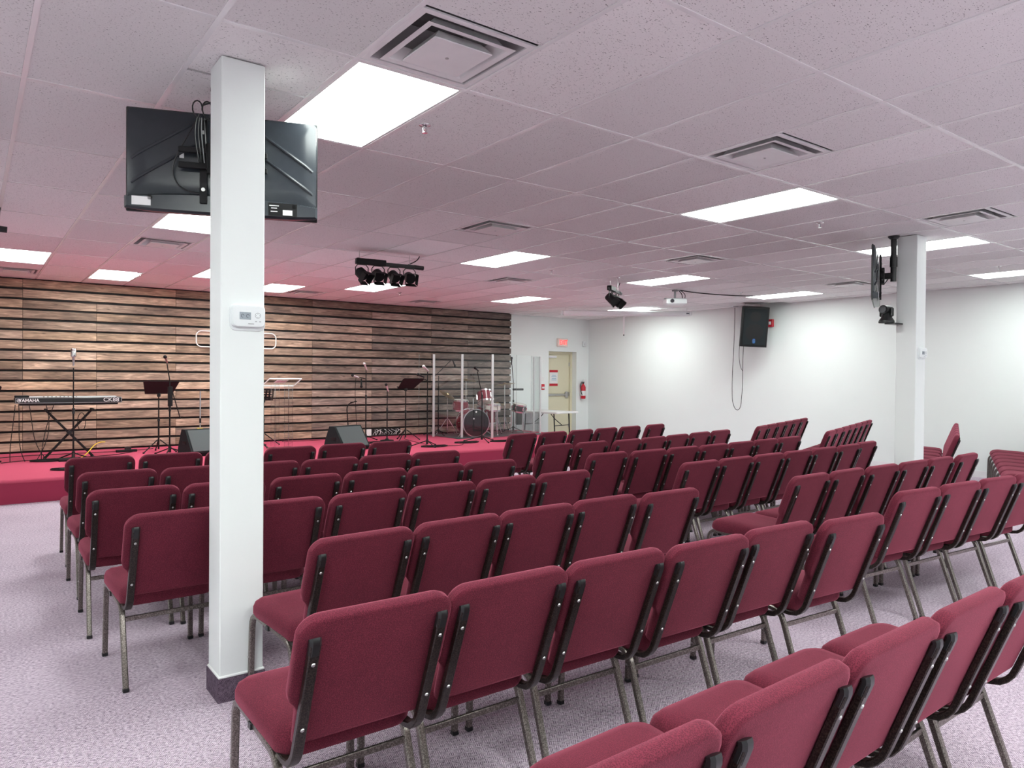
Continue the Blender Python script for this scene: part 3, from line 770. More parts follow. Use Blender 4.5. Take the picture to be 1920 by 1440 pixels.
# ================================================================== TELEVISIONS ON CEILING MOUNTS
def television(label, loc, rz, detail=True):
    t = thing('television', label, 'television', loc, rz)
    W, H = .965, .545
    # local: x = width, -y = back (towards viewer), z up, origin at centre
    MB().box((0, .012, 0), (W, .014, H), bev=.004).build('bezel', 'plastic', t)
    MB().box((0, .0205, .006), (W-.016, .003, H-.03)).build('screen', 'lens', t)
    bx = MB()
    bx.pillow(rrect(W-.01, H-.07, .02, 3, 0, .03), [(0, 0), (.004, .012), (.05, .026), (.09, .030)], Matrix(((1, 0, 0, 0), (0, 0, -1, .006), (0, 1, 0, 0), (0, 0, 0, 1))))
    bx.build('back_cover', 'tvback', t)
    # lower swell holding the electronics, curved top edge
    pts = []
    for k in range(13):
        x = -W/2+W*k/12; pts.append((x, -.165-.035*(2*x/W)**2))
    low = pts+[(W/2, -.262), (.35, -.272), (0, -.276), (-.35, -.272), (-W/2, -.262)]
    low = list(reversed(low))
    MB().pillow(low, [(0, 0), (.0, .035), (.012, .050)], Matrix(((1, 0, 0, 0), (0, 0, -1, .006), (0, 1, 0, 0), (0, 0, 0, 1)))).build('electronics_hump', 'tvback', t)
    for s in (-1, 1):
        for (xa, za, xb, zb) in ((.14, .215, .455, .0), (.14, .095, .455, -.125)):
            MB().tube([(s*xa, -.022, za), (s*(xa+.1), -.026, za+(zb-za)*.32), (s*(xb-.04), -.024, zb+.03), (s*xb, -.010, zb)], .009, 8).build('ridge', 'tvback', t)
        MB().cyl((s*.36, -.040, -.205), (s*.36, -.0455, -.205), .013, n=12).build('screw_recess', 'matte', t)
    MB().box((-.40, -.0445, -.225), (.09, .002, .045)).build('sticker', 'ventm', t)
    st_ = MB().box((.30, -.0445, -.225), (.15, .002, .07)).build('rating_label', 'matte', t)
    MB().box((.325, -.046, -.24), (.05, .001, .028)).build('printed_block', 'paper', st_)
    for z, w_ in ((-.205, .05), (-.218, .03), (-.236, .035)): MB().box((.255, -.046, z), (w_, .001, .005)).build('printed_line', 'paper', st_)
    MB().box((-.21, -.022, .03), (.022, .012, .026)).build('wall_tag', 'paper', t)
    return t
def tv_mount(label, loc, rz, top):
    t = thing('television_mount', label, 'television mount', loc, rz)
    for x in (-.10, .10):
        MB().box((x, -.052, .0), (.035, .018, .44)).build('rail', 'matte', t)
        for z in (-.15, .15): MB().cyl((x, -.061, z), (x, -.066, z), .010, n=10).build('bolt', 'steel', t)
    for z in (-.03, .05): MB().box((0, -.072, z), (.44, .02, .03), bev=.003).build('cross_bar', 'matte', t)
    MB().box((0, -.075, .01), (.16, .03, .16), bev=.004).build('plate', 'matte', t)
    MB().box((0, -.12, .01), (.06, .08, .06), bev=.006).build('tilt_arm', 'matte', t)
    MB().cyl((0, -.17, -.05), (0, -.17, top-.02), .028, n=16).build('pole', 'plastic', t)
    MB().cyl((0, -.17, .10), (0, -.17, .20), .036, n=16).build('collar', 'plastic', t)
    MB().lathe([(.0, top), (.055, top), (.055, top-.012), (.036, top-.03), (.03, top-.03)], 20, Matrix.Translation((0, -.17, 0))).build('ceiling_flange', 'plastic', t)
    return t
tz = 2.645; ta = math.atan2(-.354, .935)
television('black television seen from behind, hung behind the near column', (-.945, .925, tz), ta)
tv_mount('black ceiling mount between near column and television', (-.945, .925, tz), ta, CEIL-tz-.001)
cb = thing('television_cable', 'coiled black power cord hanging at the near television', 'cable', (-.945, .925, tz), ta)
loop = [(-.14+.035*math.cos(a)+.003*k, -.075, .26+.05*math.sin(a)) for k, a in enumerate([j*math.pi/8 for j in range(34)])]
MB().tube(loop, .004, 6).build('coil', 'plastic', cb)
MB().tube(bez((-.12, -.078, .24), (-.17, -.078, .10), (-.28, -.06, -.02), (-.24, -.05, -.10))+bez((-.24, -.05, -.10), (-.22, -.05, -.16), (-.15, -.05, -.17), (-.10, -.05, -.17)), .004, 6).build('lead', 'plastic', cb)
for k in range(4): MB().tube(bez((-.13+.012*k, -.08, .22), (-.15+.02*k, -.085, .12), (-.13+.015*k, -.085, .08), (-.12+.014*k, -.075, -.02)), .0032, 6).build('hanging_lead', 'grey' if k == 2 else 'plastic', cb)
MB().tube(bez((-.10, -.075, .29), (-.06, -.09, .30), (-.04, -.1, .31), (-.01, -.14, .30)), .005, 6).build('plug_lead', 'plastic', cb)
tb = math.atan2(.43, .90)
television('thin black television seen edge on beside the far column', (5.46, .64, 2.575), tb)
tv_mount('black ceiling mount pole between far column and television', (5.46, .64, 2.575), tb, CEIL-2.575-.001)
tc_ = tag(MB().tube(bez((5.60, .49, 2.95), (5.66, .53, 2.7), (5.60, .53, 2.6), (5.50, .57, 2.50)), .005, 6).build('television_cable', 'plastic'), 'thin black cable looping down beside the far column television', 'cable')
# pan tilt camera on bracket on the far column
pt = thing('pan_tilt_camera', 'small black pan tilt camera on bracket at the far column', 'camera', (5.47, .52, 2.10))
MB().lathe([(.0, 0), (.072, 0), (.075, .012), (.070, .03), (.052, .055), (.045, .10), (.0, .10)], 22).build('base', 'plastic', pt)
for s in (-1, 1): MB().box((0, s*.055, .11), (.05, .02, .09), bev=.008).build('yoke', 'plastic', pt)
MB().cyl((-.075, 0, .135), (.06, 0, .135), .045, n=18).build('head', 'plastic', pt)
MB().cyl((-.085, 0, .135), (-.075, 0, .135), .034, n=18).build('lens', 'lens', pt)
MB().box((.06, -.05, -.008), (.20, .10, .012)).build('bracket', 'plastic', pt)

# ================================================================== CEILING-HUNG STAGE LAMPS, PROJECTOR, SCREEN, LOUDSPEAKER
def lamp_bar(label, loc, rz, n, aims):
    t = thing('stage_lamp_bar', label, 'stage lamps', loc, rz)
    L = .195*n-.02
    MB().box((0, 0, 0), (L, .035, .045), bev=.004).build('bar', 'plastic', t)
    MB().box((-L*.25, 0, .012), (L*.48, .07, .07), bev=.006).build('control_box', 'matte', t)
    MB().cyl((L/2-.02, 0, 0), (L/2+.1, 0, -.005), .028, n=12).build('plug_coupler', 'plastic', t)
    for x in (-L/2+.05, L/2-.08):
        MB().cyl((x, 0, .02), (x, 0, CEIL-loc[2]-.001), .004, n=6).build('chain', 'steel', t)
    MB().tube(bez((L/2-.1, 0, .02), (L/2-.02, .02, .06), (L/2+.04, .02, .08), (L/2+.05, .0, CEIL-loc[2]-.002)), .007, 6).build('supply_lead', 'plastic', t)
    for i in range(n):
        x = -L/2+.08+i*.20
        a = aims[i % len(aims)]
        can = MB().lathe([(.0, .07), (.045, .07), (.062, .05), (.066, -.045), (.062, -.05), (.0, -.046)], 18)
        R = Matrix.Translation((x, 0, -.135)) @ Matrix.Rotation(a[1], 4, 'Z') @ Matrix.Rotation(a[0], 4, 'X')
        can.v = [tuple(R @ Vector(v)) for v in can.v]
        c = can.build('lamp_can', 'matte', t)
        for dx, dy, rr in ((0, .062, 0), (0, -.062, 0), (.062, 0, 1), (-.062, 0, 1)):
            d = MB(); flap = [(-.058, 0), (.058, 0), (.068, -.075), (-.068, -.075)]
            ang = .14
            if rr == 0:
                sgn = 1 if dy > 0 else -1
                vs = [(p, dy-sgn*q*math.tan(ang), -.046+q) for p, q in flap]
                nn = (0, sgn*.003, 0)
            else:
                sgn = 1 if dx > 0 else -1
                vs = [(dx-sgn*q*math.tan(ang), p, -.046+q) for p, q in flap]
                nn = (sgn*.003, 0, 0)
            vs2 = [tuple(a_+b_ for a_, b_ in zip(v, nn)) for v in vs]
            d.add([tuple(R @ Vector(v)) for v in vs+vs2], [(0, 1, 2, 3), (7, 6, 5, 4), (0, 4, 5, 1), (1, 5, 6, 2), (2, 6, 7, 3), (3, 7, 4, 0)])
            d.build('barn_door', 'matte', c)
        MB().tube([(x-.075, 0, -.135), (x-.078, 0, -.06), (x-.05, 0, -.026), (x+.05, 0, -.026), (x+.078, 0, -.06), (x+.075, 0, -.135)], .006, 6).build('yoke', 'plastic', t)
    return t
lamp_bar('row of four black stage lamps hung from the ceiling in mid room', (1.94, 4.72, 2.85), math.radians(-6), 4, [(-.9, .5), (-1.05, .0), (-1.0, .1), (-1.2, -.1)])
lamp_bar('black stage lamps on a bar at the left edge of the ceiling', (-2.26, 4.72, 2.80), math.radians(2), 4, [(-.9, .2), (-1.0, 0)])
lamp_bar('black stage lamp cluster seen end on near the projector', (5.72, 4.70, 2.83), math.radians(30), 3, [(-.8, .2), (-1.0, .1)])
pj = thing('projector', 'white ceiling projector near the projection screen', 'projector', (7.38, 4.95, 2.80), math.radians(-35))
MB().box((0, 0, -.01), (.34, .27, .09), bev=.014).build('body', 'whitep', pj)
MB().cyl((-.08, -.135, -.005), (-.08, -.155, -.005), .032, n=16).build('lens', 'lens', pj)
MB().box((0, 0, .045), (.36, .06, .016)).build('mount_plate', 'grey', pj)
MB().cyl((0, 0, .045), (0, 0, .185), .018, n=10).cyl((0, 0, .165), (0, 0, .188), .05, n=14).build('drop_pole', 'grey', pj)
MB().tube(bez((.13, .05, .0), (.16, .05, .12), (.10, .02, .15), (.06, 0, .187)), .007, 6).build('lead', 'matte', pj)
MB().tube(bez((.10, .05, -.03), (.20, .03, .06), (.22, .03, .12), (.09, .02, .187)), .006, 6).build('lead', 'matte', pj)
pts = bez((7.45, 4.90, CEIL-.004), (7.9, 4.9, CEIL-.03), (8.6, 4.7, CEIL-.03), (9.1, 4.65, CEIL-.004))
tag(MB().tube(pts, .009, 6).build('projector_cable', 'matte'), 'dark cable running along the ceiling from the projector', 'cable')

sl, sr = Vector((7.87, 8.433, 2.87)), Vector((10.06, 6.80, 2.87))
sd = sr-sl; sa = math.atan2(sd.y, sd.x)
sc_ = thing('projection_screen', 'rolled up projection screen in a long white case under the ceiling', 'projection screen', (sl+sr)/2, sa)
Ls = sd.length
MB().box((0, 0, 0), (Ls-.08, .09, .10), bev=.02).build('case', 'casew', sc_)
for s in (-1, 1):
    e = MB().box((s*(Ls/2-.02), 0, 0), (.04, .10, .10), bev=.02).build('end_cap', 'whitep', sc_)
    MB().cyl((s*(Ls/2-.1), 0, .04), (s*(Ls/2-.1), 0, CEIL-2.87-.001), .003, n=6).build('hanger', 'steel', sc_)
MB().box((Ls/2-.09, -.046, 0), (.06, .003, .03)).build('label_plate', 'lcdd', sc_)
MB().box((0, 0, -.05), (Ls-.12, .02, .016)).build('bottom_bar', 'white', sc_)
MB().box((-.05, 0, -.25), (.035, .012, .40)).build('pull_strap', 'paper', sc_)
MB().cyl((-.05, 0, -.47), (-.05, 0, -.445), .012, n=8).build('pull_knob', 'matte', sc_)

sk = thing('loudspeaker', 'large black loudspeaker hung at the top of the right wall', 'loudspeaker', (10.24, 5.44, 2.545), math.radians(-44.0))
# local -y faces into the room
cab = [(-.25, -.20), (.25, -.20), (.25, -.10), (.16, .20), (-.16, .20), (-.25, -.10)]
mk = MB().prism(cab, -.385, .385, 'z'); Rt = Matrix.Rotation(math.radians(2.5), 4, 'Y') @ Matrix.Rotation(math.radians(8), 4, 'X')
def tl(m):
    m.v = [tuple(Rt @ Vector(v)) for v in m.v]; return m
tl(mk).build('cabinet', 'matte', sk)
tl(MB().box((0, -.205, 0), (.43, .012, .70), bev=.02)).build('grille', 'shell', sk)
tl(MB().cyl((0, -.2115, -.10), (0, -.213, -.10), .165, n=28)).build('woofer_outline', 'matte', sk)
tl(MB().cyl((0, -.2115, .20), (0, -.213, .20), .10, n=24)).build('horn_outline', 'matte', sk)
tl(MB().box((0, -.2125, -.27), (.052, .003, .05)).box((0, -.2135, -.235), (.04, .003, .012)).box((0, -.2135, -.305), (.04, .003, .012))).build('emblem', 'blue', sk)
tl(MB().box((-.012, -.2145, -.27), (.012, .003, .05)).box((.014, -.2145, -.262), (.012, .003, .03))).build('emblem_mark', 'grille', sk)
for x in (-.15, .15): MB().cyl((x, .0, .38), (x, .02, CEIL-2.545-.001), .004, n=6).build('hanger', 'steel', sk)
kc = thing('loudspeaker_cable', 'thin dark cables dangling down the wall below the loudspeaker', 'cable', (-.03, .12, 0))
zz = lambda px, py: None
MB().tube([(10.60, 5.98, 2.98)]+bez((10.60, 5.98, 2.95), (10.62, 5.99, 2.2), (10.60, 6.05, 1.6), (10.60, 6.02, 1.1))+bez((10.60, 6.02, 1.1), (10.60, 5.98, .80), (10.60, 5.80, .80), (10.60, 5.80, 1.1))+bez((10.60, 5.80, 1.1), (10.60, 5.75, 1.5), (10.60, 5.80, 1.9), (10.55, 5.72, 2.20)), .006, 6).build('long_loop', 'matte', kc)
MB().tube(bez((10.60, 5.86, 2.20), (10.62, 5.90, 1.9), (10.62, 5.86, 1.75), (10.60, 5.78, 1.68)), .005, 6).build('short_lead', 'matte', kc)

# ================================================================== STAGE EQUIPMENT
Z = STZ
def tripod(t, x, y, r, hub, legh, mat='matte', rot=0.3, th=.009, zb=0):
    for k in range(3):
        a = rot+k*2*math.pi/3
        l = MB().tube([(x+.02*math.cos(a), y+.02*math.sin(a), hub), (x+r*math.cos(a), y+r*math.sin(a), zb+.012)], th, 8).build('leg', mat, t)
        MB().tube([(x+r*.96*math.cos(a), y+r*.96*math.sin(a), zb+.014), (x+r*1.04*math.cos(a), y+r*1.04*math.sin(a), zb+.012)], th*1.5, 8).build('rubber_foot', 'matte', l)
def mic(t, p, d, body='matte', grille='steel', L=.16):
    p, d = Vector(p), Vector(d).normalized()
    q = d.to_track_quat('Z', 'Y').to_matrix().to_4x4(); Mx = Matrix.Translation(p) @ q
    b = MB().lathe([(.0, -L*.55), (.012, -L*.55), (.018, L*.25), (.020, L*.28)], 14, Mx).build('microphone', body, t)
    MB().lathe([(.020, L*.28), (.027, L*.33), (.027, L*.40), (.022, L*.50), (.010, L*.56), (0, L*.57)], 14, Mx).build('microphone_grille', grille, b)
def mic_stand(label, x, y, h, rot=.2, r=.28, base='tripod', mics=(), boom=None, split=.6, name='microphone_stand'):
    t = thing(name, label, 'microphone stand', (x, y, Z))
    if base == 'tripod':
        tripod(t, 0, 0, r, .10, 0, 'matte', rot); MB().cyl((0, 0, .04), (0, 0, .13), .022, n=12).build('hub', 'plastic', t)
    else:
        MB().lathe([(.0, 0), (.13, 0), (.13, .012), (.04, .025), (.02, .05), (0, .05)], 24).build('base', 'matte', t)
    MB().cyl((0, 0, .05), (0, 0, h*split), .012, n=10).build('lower_tube', 'matte', t)
    MB().cyl((0, 0, h*split-.02), (0, 0, h*split+.06), .019, n=12).build('clutch', 'plastic', t)
    MB().cyl((0, 0, h*split), (0, 0, h), .0085, n=10).build('upper_tube', 'matte', t)
    if boom:
        a, b = boom; MB().tube([a, b], .008, 8).build('boom', 'matte', t)
    for (p, d, bm_, gm) in mics: mic(t, p, d, bm_, gm)
    return t
# keyboard and X stand
KY, KX, KZ = 9.22, -.88, 1.08
ks = thing('keyboard_stand', 'black folding X stand under the keyboard', 'keyboard stand', (KX, KY, Z))
for s in (-1, 1):
    for dy in (-.02, .02):
        if (s == 1) == (dy > 0):
            l = MB().strip([(-.30*s, dy, .02), (.29*s, dy, KZ-Z-.09)], (0, 1, 0), .012, .016).build('leg', 'matte', ks)
    MB().strip([(-.30*s, -.16, .014), (-.30*s, .16, .014)], (1, 0, 0), .014, .014).build('foot_bar', 'matte', ks)
    MB().strip([(.29*s, -.14, KZ-Z-.085), (.29*s, .14, KZ-Z-.085)], (1, 0, 0), .014, .014).build('top_bar', 'matte', ks)
MB().cyl((0, -.05, (KZ-Z)*.47), (0, .05, (KZ-Z)*.47), .03, n=14).build('pivot', 'plastic', ks)
kb = thing('keyboard', 'black stage keyboard with white lettering seen from behind', 'keyboard', (KX, KY, KZ), math.radians(0))
MB().box((0, 0, .055), (1.33, .32, .085), bev=.012).build('case', 'plastic', kb)
MB().box((0, 0, .0), (1.22, .28, .03)).build('underside', 'matte', kb)
o = MB()
for z in (.020, .092): o.box((0, -.1615, z), (1.31, .003, .003))
for x in (-.655, .655): o.box((x, -.1615, .056), (.003, .003, .072))
o.build('trim_line', 'alu', kb)
MB().box((0, .07, .102), (1.22, .14, .012)).build('white_keys', 'whitep', kb)
for k in range(9): MB().cyl((-.32+k*.05, -.08, .098), (-.32+k*.05, -.08, .112), .009, n=8).build('knob', 'grey', kb)
lettering('YAMAHA', .062, 'white', kb, (-.50, -.163, .056), (HALF, 0, 0), bold=True, sx=.95)
lg = MB().tube([(-.618+.021*math.cos(a), -.163, .056+.021*math.sin(a)) for a in [k*math.pi/10 for k in range(20)]], .0025, 5, closed=True)
for k in range(3):
    a = HALF+k*math.pi/3; lg.box((-.618, -.163, .056), (.030, .003, .003), R=Matrix.Rotation(a, 3, 'Y'))
lg.build('emblem', 'white', kb)
lettering('CK88', .078, 'white', kb, (.52, -.163, .056), (HALF, 0, 0), sx=1.15)
bx_ = tag(MB().box((-.58+KX, KY-.05, KZ+.113), (.17, .12, .028), bev=.006).build('effects_box', 'matte'), 'small black box on the left end of the keyboard', 'audio box')
mic_stand('black straight microphone stand with silver microphone in front of the keyboard', KX+.02, KY-.32, 1.32, .4, .24,
          mics=[((0, 0, 1.44), (0, 0, 1), 'steel', 'chrome')], split=.52)
tag(MB().lathe([(.034, -.05), (.036, -.04), (.036, .05), (.03, .065), (0, .066)], 18, Matrix.Translation((KX+.02, KY-.32, Z+1.53))).build('condenser_microphone', 'chrome'), 'silver cylinder microphone head above the keyboard', 'microphone')
kcb = thing('keyboard_cables', 'black leads hanging from the keyboard to the stage floor', 'cable', (KX, KY, Z))
for (xa, xb, xm) in ((-.66, -.72, -.68), (-.62, -.55, -.60), (-.30, -.42, -.22), (-.20, -.36, -.30), (-.50, -.28, -.44)):
    MB().tube(bez((xa, -.14, .80), (xm, -.17, .5), (xm-.05, -.15, .25), (xb, -.22, .008)), .005, 6).build('lead', 'matte', kcb)
MB().tube([(.12+.05*math.cos(a), -.33, .55+.13*math.sin(a)) for a in [k*math.pi/9 for k in range(18)]], .005, 6, closed=True).build('coil', 'matte', kcb)

# music stands
def music_stand(label, x, y, h, rz, w=.50, hh=.30, tilt=.6, mat='matte', solid=True):
    t = thing('music_stand', label, 'music stand', (x, y, Z), rz)
    tripod(t, 0, 0, .27, .20, 0, mat, .5)
    MB().cyl((0, 0, .05), (0, 0, h*.55), .013, n=10).build('lower_tube', mat, t)
    MB().cyl((0, 0, h*.53), (0, 0, h*.58), .020, n=10).build('clutch', 'plastic', t)
    MB().cyl((0, 0, h*.55), (0, 0, h-.02), .010, n=10).build('upper_tube', mat, t)
    R = Matrix.Translation((0, 0, h)) @ Matrix.Rotation(tilt, 4, 'X')
    d = MB()
    if solid:
        pts = [(-w/2+.06, .0), (w/2-.06, 0), (w/2, hh*.92), (w/2-.02, hh), (-w/2+.02, hh), (-w/2, hh*.92)]
        d.prism(pts, -.003, .003, 'z')
    else:
        for i in range(6): d.box((-w/2+w*i/5, hh/2, 0), (.03, hh, .006))
        for i in range(5): d.box((0, hh*i/4, 0), (w+.03, .03, .006))
    d.v = [tuple(R @ Vector(v)) for v in d.v]; d.build('desk', 'black', t)
    l = MB().box((0, .0, .025), (w-.12, .005, .05)); l.v = [tuple(R @ Vector(v)) for v in l.v]; l.build('ledge', 'black', t)
    MB().box((0, 0, h-.02), (.05, .04, .06), bev=.006).build('tilt_clamp', 'plastic', t)
    return t
music_stand('black music stand between the keyboard and the near column', .36, 9.45, .93, math.radians(180), .52, .30, .75)
mic_stand('black boom microphone stand in front of the music stand by the keyboard', .42, 8.95, 1.15, .1, .27,
          boom=((0, -.01, 1.12), (-.05, -.05, 1.40)), mics=[((-.075, -.10, 1.47), (-.35, -.75, .55), 'steel', 'matte')])
bh = thing('boom_arm', 'short black arm clamped to the boom microphone stand', 'boom arm', (.42, 8.95, Z))
MB().tube([(.02, .02, 1.05), (.16, .03, .55)], .008, 8).build('arm', 'matte', bh); MB().cyl((0, -.03, .75), (0, -.03, 1.05), .035, n=12).build('pouch', 'matte', bh)
gs = thing('instrument_stand', 'slim grey instrument stand with yellow collar left of the near column', 'stand', (1.08, 9.85, Z))
MB().cyl((0, 0, .25), (0, 0, .97), .011, n=10).build('post', 'grey', gs); MB().cyl((0, 0, .42), (0, 0, .5), .017, n=10).build('clutch', 'matte', gs)
MB().box((0, 0, .975), (.11, .05, .025), bev=.008).build('top_cradle', 'matte', gs)
MB().lathe([(.0, .28), (.04, .28), (.06, .295), (.06, .32), (.04, .335), (0, .335)], 18).build('collar', 'yellow', gs)
tripod(gs, 0, 0, .24, .29, 0, 'grey', .9)
# perforated music stand behind lectern
music_stand('black slotted music stand behind the clear lectern', 2.13, 9.80, .80, math.radians(180), .30, .20, 1.2, solid=False)
ym = mic_stand('low black microphone stand behind the clear lectern', 1.93, 9.45, .55, .8, .26)

# floor monitors
def monitor(label, x, y, rz):
    t = thing('floor_monitor', label, 'loudspeaker', (x, y, Z), rz)
    pts = [(-.24, .0), (.20, 0), (.24, .06), (.02, .40), (-.10, .40), (-.20, .16)]
    MB().prism(pts, -.30, .30, 'x').build('cabinet', 'shell', t)
    # sloped grille on the +y upper face
    a = Vector((0, .24, .06)); b = Vector((0, .02, .40)); dd = (b-a).normalized(); nn = Vector((0, dd.z, -dd.y))
    c = (a+b)/2+nn*.006; ang = math.atan2(dd.z, dd.y)
    MB().box(c, (.54, .37, .012), R=Matrix.Rotation(ang, 3, 'X'), bev=.004).build('grille', 'grille', t)
    # back panel slope facing the seats
    a = Vector((0, -.20, .16)); b = Vector((0, -.10, .40)); dd = (b-a).normalized(); nn = Vector((0, -dd.z, dd.y))
    MB().box((a+b)/2+nn*.003, (.56, .23, .006), R=Matrix.Rotation(math.atan2(dd.z, dd.y), 3, 'X')).build('back_panel', 'grille', t)
    MB().box((.0, -.236, .08), (.18, .012, .06)).build('connector_plate', 'matte', t)
    for s in (-1, 1): MB().box((s*.302, .0, .2), (.006, .12, .05)).build('handle', 'matte', t)
    return t
monitor('black wedge floor monitor left of the near column', .86, 8.72, math.radians(192))
monitor('black wedge floor monitor in the middle of the stage', 3.02, 8.25, math.radians(200))

# acrylic lectern
le = thing('lectern', 'clear acrylic lectern on the stage right of the near column', 'lectern', (2.16, 8.95, Z), math.radians(0))
top = MB().box((0, 0, 0), (.54, .40, .012), R=Matrix.Rotation(math.radians(-18), 3, 'X')); top.v = [(x, y, z+1.12) for x, y, z in top.v]
tp = top.build('top', 'clear', le)
e = MB(); R3 = Matrix.Rotation(math.radians(-18), 3, 'X')
for (c, d) in (((0, -.2, 0), (.54, .006, .016)), ((0, .2, 0), (.54, .006, .016)), ((-.27, 0, 0), (.006, .40, .016)), ((.27, 0, 0), (.006, .40, .016))):
    e.box(R3 @ Vector(c)+Vector((0, 0, 1.12)), d, R=R3)
e.build('top_edge', 'whitep', tp)
for x in (-.115, .115):
    c_ = MB().box((x, 0, .56), (.075, .18, 1.07)).build('column_panel', 'clear', le)
    for sx in (-1, 1):
        for sy in (-1, 1): MB().box((x+sx*.0375, sy*.09, .56), (.006, .006, 1.07)).build('polished_edge', 'edge', c_)
MB().box((0, 0, .72), (.30, .24, .010)).build('shelf', 'edge', le)
MB().box((0, 0, .012), (.42, .36, .018), bev=.004).build('base', 'edge', le)
pp = tag(MB().box((0, 0, 0), (.20, .14, .004)).build('paper_note', 'paper'), 'white paper lying on the clear lectern', 'paper')
pp.location = (2.14, 8.93, Z+1.135); pp.rotation_euler = (math.radians(-18), 0, .1)

# microphone stand with two microphones
mic_stand('black stand with two microphones left of the music stand in mid stage', 3.98, 9.55, 1.36, .2, .26,
          boom=((0, 0, 1.18), (-.20, -.03, 1.22)), mics=[((-.03, -.03, 1.42), (-.5, -.3, .8), 'alu', 'alu'), ((-.24, -.04, 1.23), (-.9, -.2, .25), 'alu', 'matte'), ((-.11, -.03, 1.10), (0, 0, -1), 'matte', 'matte')])
mc = tag(MB().tube(bez((3.75, 9.50, Z+1.2), (3.70, 9.50, Z+.8), (3.80, 9.50, Z+.4), (3.76, 9.50, Z+.02)), .005, 6).build('microphone_cable', 'matte'), 'thin black lead hanging from the two microphone stand', 'cable')
gs2 = thing('guitar_stand', 'black guitar stand with hooked neck beside the middle floor monitor', 'guitar stand', (3.86, 10.05, Z))
MB().tube([(0, 0, .05), (-.04, 0, .55)]+bez((-.04, 0, .55), (-.05, 0, .68), (.0, 0, .70), (.10, -.02, .73)), .012, 8).build('neck', 'matte', gs2)
MB().tube(bez((.02, -.02, .72), (.10, -.12, .74), (.16, -.08, .74), (.13, .02, .74)), .010, 8).build('yoke', 'matte', gs2)
tripod(gs2, 0, 0, .22, .12, 0)
ms2 = music_stand('black music stand with tilted tray in mid stage', 4.72, 9.35, 1.0, math.radians(188), .50, .34, .62)
mc3 = mic_stand('low stand with white microphone at the tilted music stand', 4.36, 9.42, .95, .5, .2, base='round', mics=[((-.02, -.03, 1.02), (-.45, -.3, .8), 'alu', 'matte')])
mic_stand('tall microphone stand with two microphones left of the drum shield', 4.42, 8.0, 1.32, .5, .28,
          boom=((0, 0, 1.16), (-.10, -.03, 1.20)), mics=[((-.05, -.02, 1.38), (-.8, -.3, .5), 'alu', 'alu'), ((-.17, -.05, 1.25), (-.9, -.2, .3), 'matte', 'matte')])
mic_stand('black microphone stand in front of the bass drum', 5.78, 8.28, .88, .3, .34,
          boom=((0, 0, .86), (-.14, -.04, 1.34)), mics=[((-.18, -.07, 1.38), (-.75, -.4, .35), 'matte', 'matte')], split=.95)

# cables and boxes on stage
def coil(label, x, y, r, n=5):
    pts = []
    for k in range(n*16):
        a = k*2*math.pi/16; rr = r*(1+.25*math.sin(a*.37+k*.05)); pts.append((x+rr*math.cos(a)*1.5, y+rr*math.sin(a)*.7, Z+.006+.0035*(k/16)+.003*math.sin(a*2.3)))
    tag(MB().tube(pts, .0055, 6).build('coiled_cable', 'matte'), label, 'cable')
coil('coiled black cable at the front edge of the stage by the keyboard', -.98, 7.75, .13)
coil('tangle of black cable beside the middle floor monitor', 4.02, 9.05, .17, 6)
coil('coiled black cable around the tall microphone stand base', 4.52, 7.88, .15)
coil('coiled black cable in front of the drum shield, left heap', 5.42, 8.22, .15)
coil('coiled black cable in front of the drum shield, right heap', 6.12, 8.10, .14)
coil('tangled black cable on the stage floor under the keyboard', -1.15, 8.95, .12)
def floor_cable(label, pts):
    tag(MB().tube([(x, y, Z+.006) for x, y in pts], .005, 6).build('floor_cable', 'matte'), label, 'cable')
def bz2(a, b, c, d): return [(p[0], p[1]) for p in bez((*a, 0), (*b, 0), (*c, 0), (*d, 0))]
floor_cable('long black cable lying along the foot of the plank wall, left part', bz2((-1.9, 9.6), (-1.2, 10.3), (-.2, 9.5), (.4, 10.1)))
floor_cable('thin black cable crossing the stage under the keyboard', bz2((-1.7, 9.0), (-1.0, 9.6), (-.5, 8.8), (.1, 9.8)))
floor_cable('black cable from the coil toward the keyboard microphone stand', bz2((-.80, 7.75), (-.5, 7.8), (-.7, 8.2), (-.84, 8.7)))
floor_cable('black cable running along the plank wall in mid stage', bz2((2.6, 10.2), (3.3, 10.1), (3.6, 10.3), (4.4, 10.25)))
floor_cable('black cable from the tall microphone stand toward the drums', bz2((4.75, 7.9), (5.0, 7.7), (5.2, 8.0), (5.3, 8.2)))
floor_cable('black cable curling by the white boxes near the drum shield', bz2((5.0, 9.9), (4.6, 9.3), (4.7, 8.6), (4.5, 8.1)))
fb = thing('floor_box', 'black multiway plug box on the stage left of the music stand', 'plug box', (-.05, 9.75, Z))
MB().box((0, 0, .02), (.30, .07, .04), bev=.006).build('case', 'matte', fb); MB().box((.02, 0, .06), (.09, .06, .05), bev=.006).build('adapter', 'plastic', fb)
yc = tag(MB().tube(bez((-.76, 9.0, Z+.02), (-.60, 9.05, Z+.10), (-.60, 9.2, Z+.24), (-.42, 9.2, Z+.22)), .007, 8).build('yellow_cable', 'yellow'), 'short yellow cable leaning at the keyboard stand', 'cable')
pd = tag(MB().box((-.92, 8.86, Z+.02), (.26, .14, .04), bev=.008).build('pedal_board', 'matte'), 'black pedal on the stage floor under the keyboard', 'pedal')
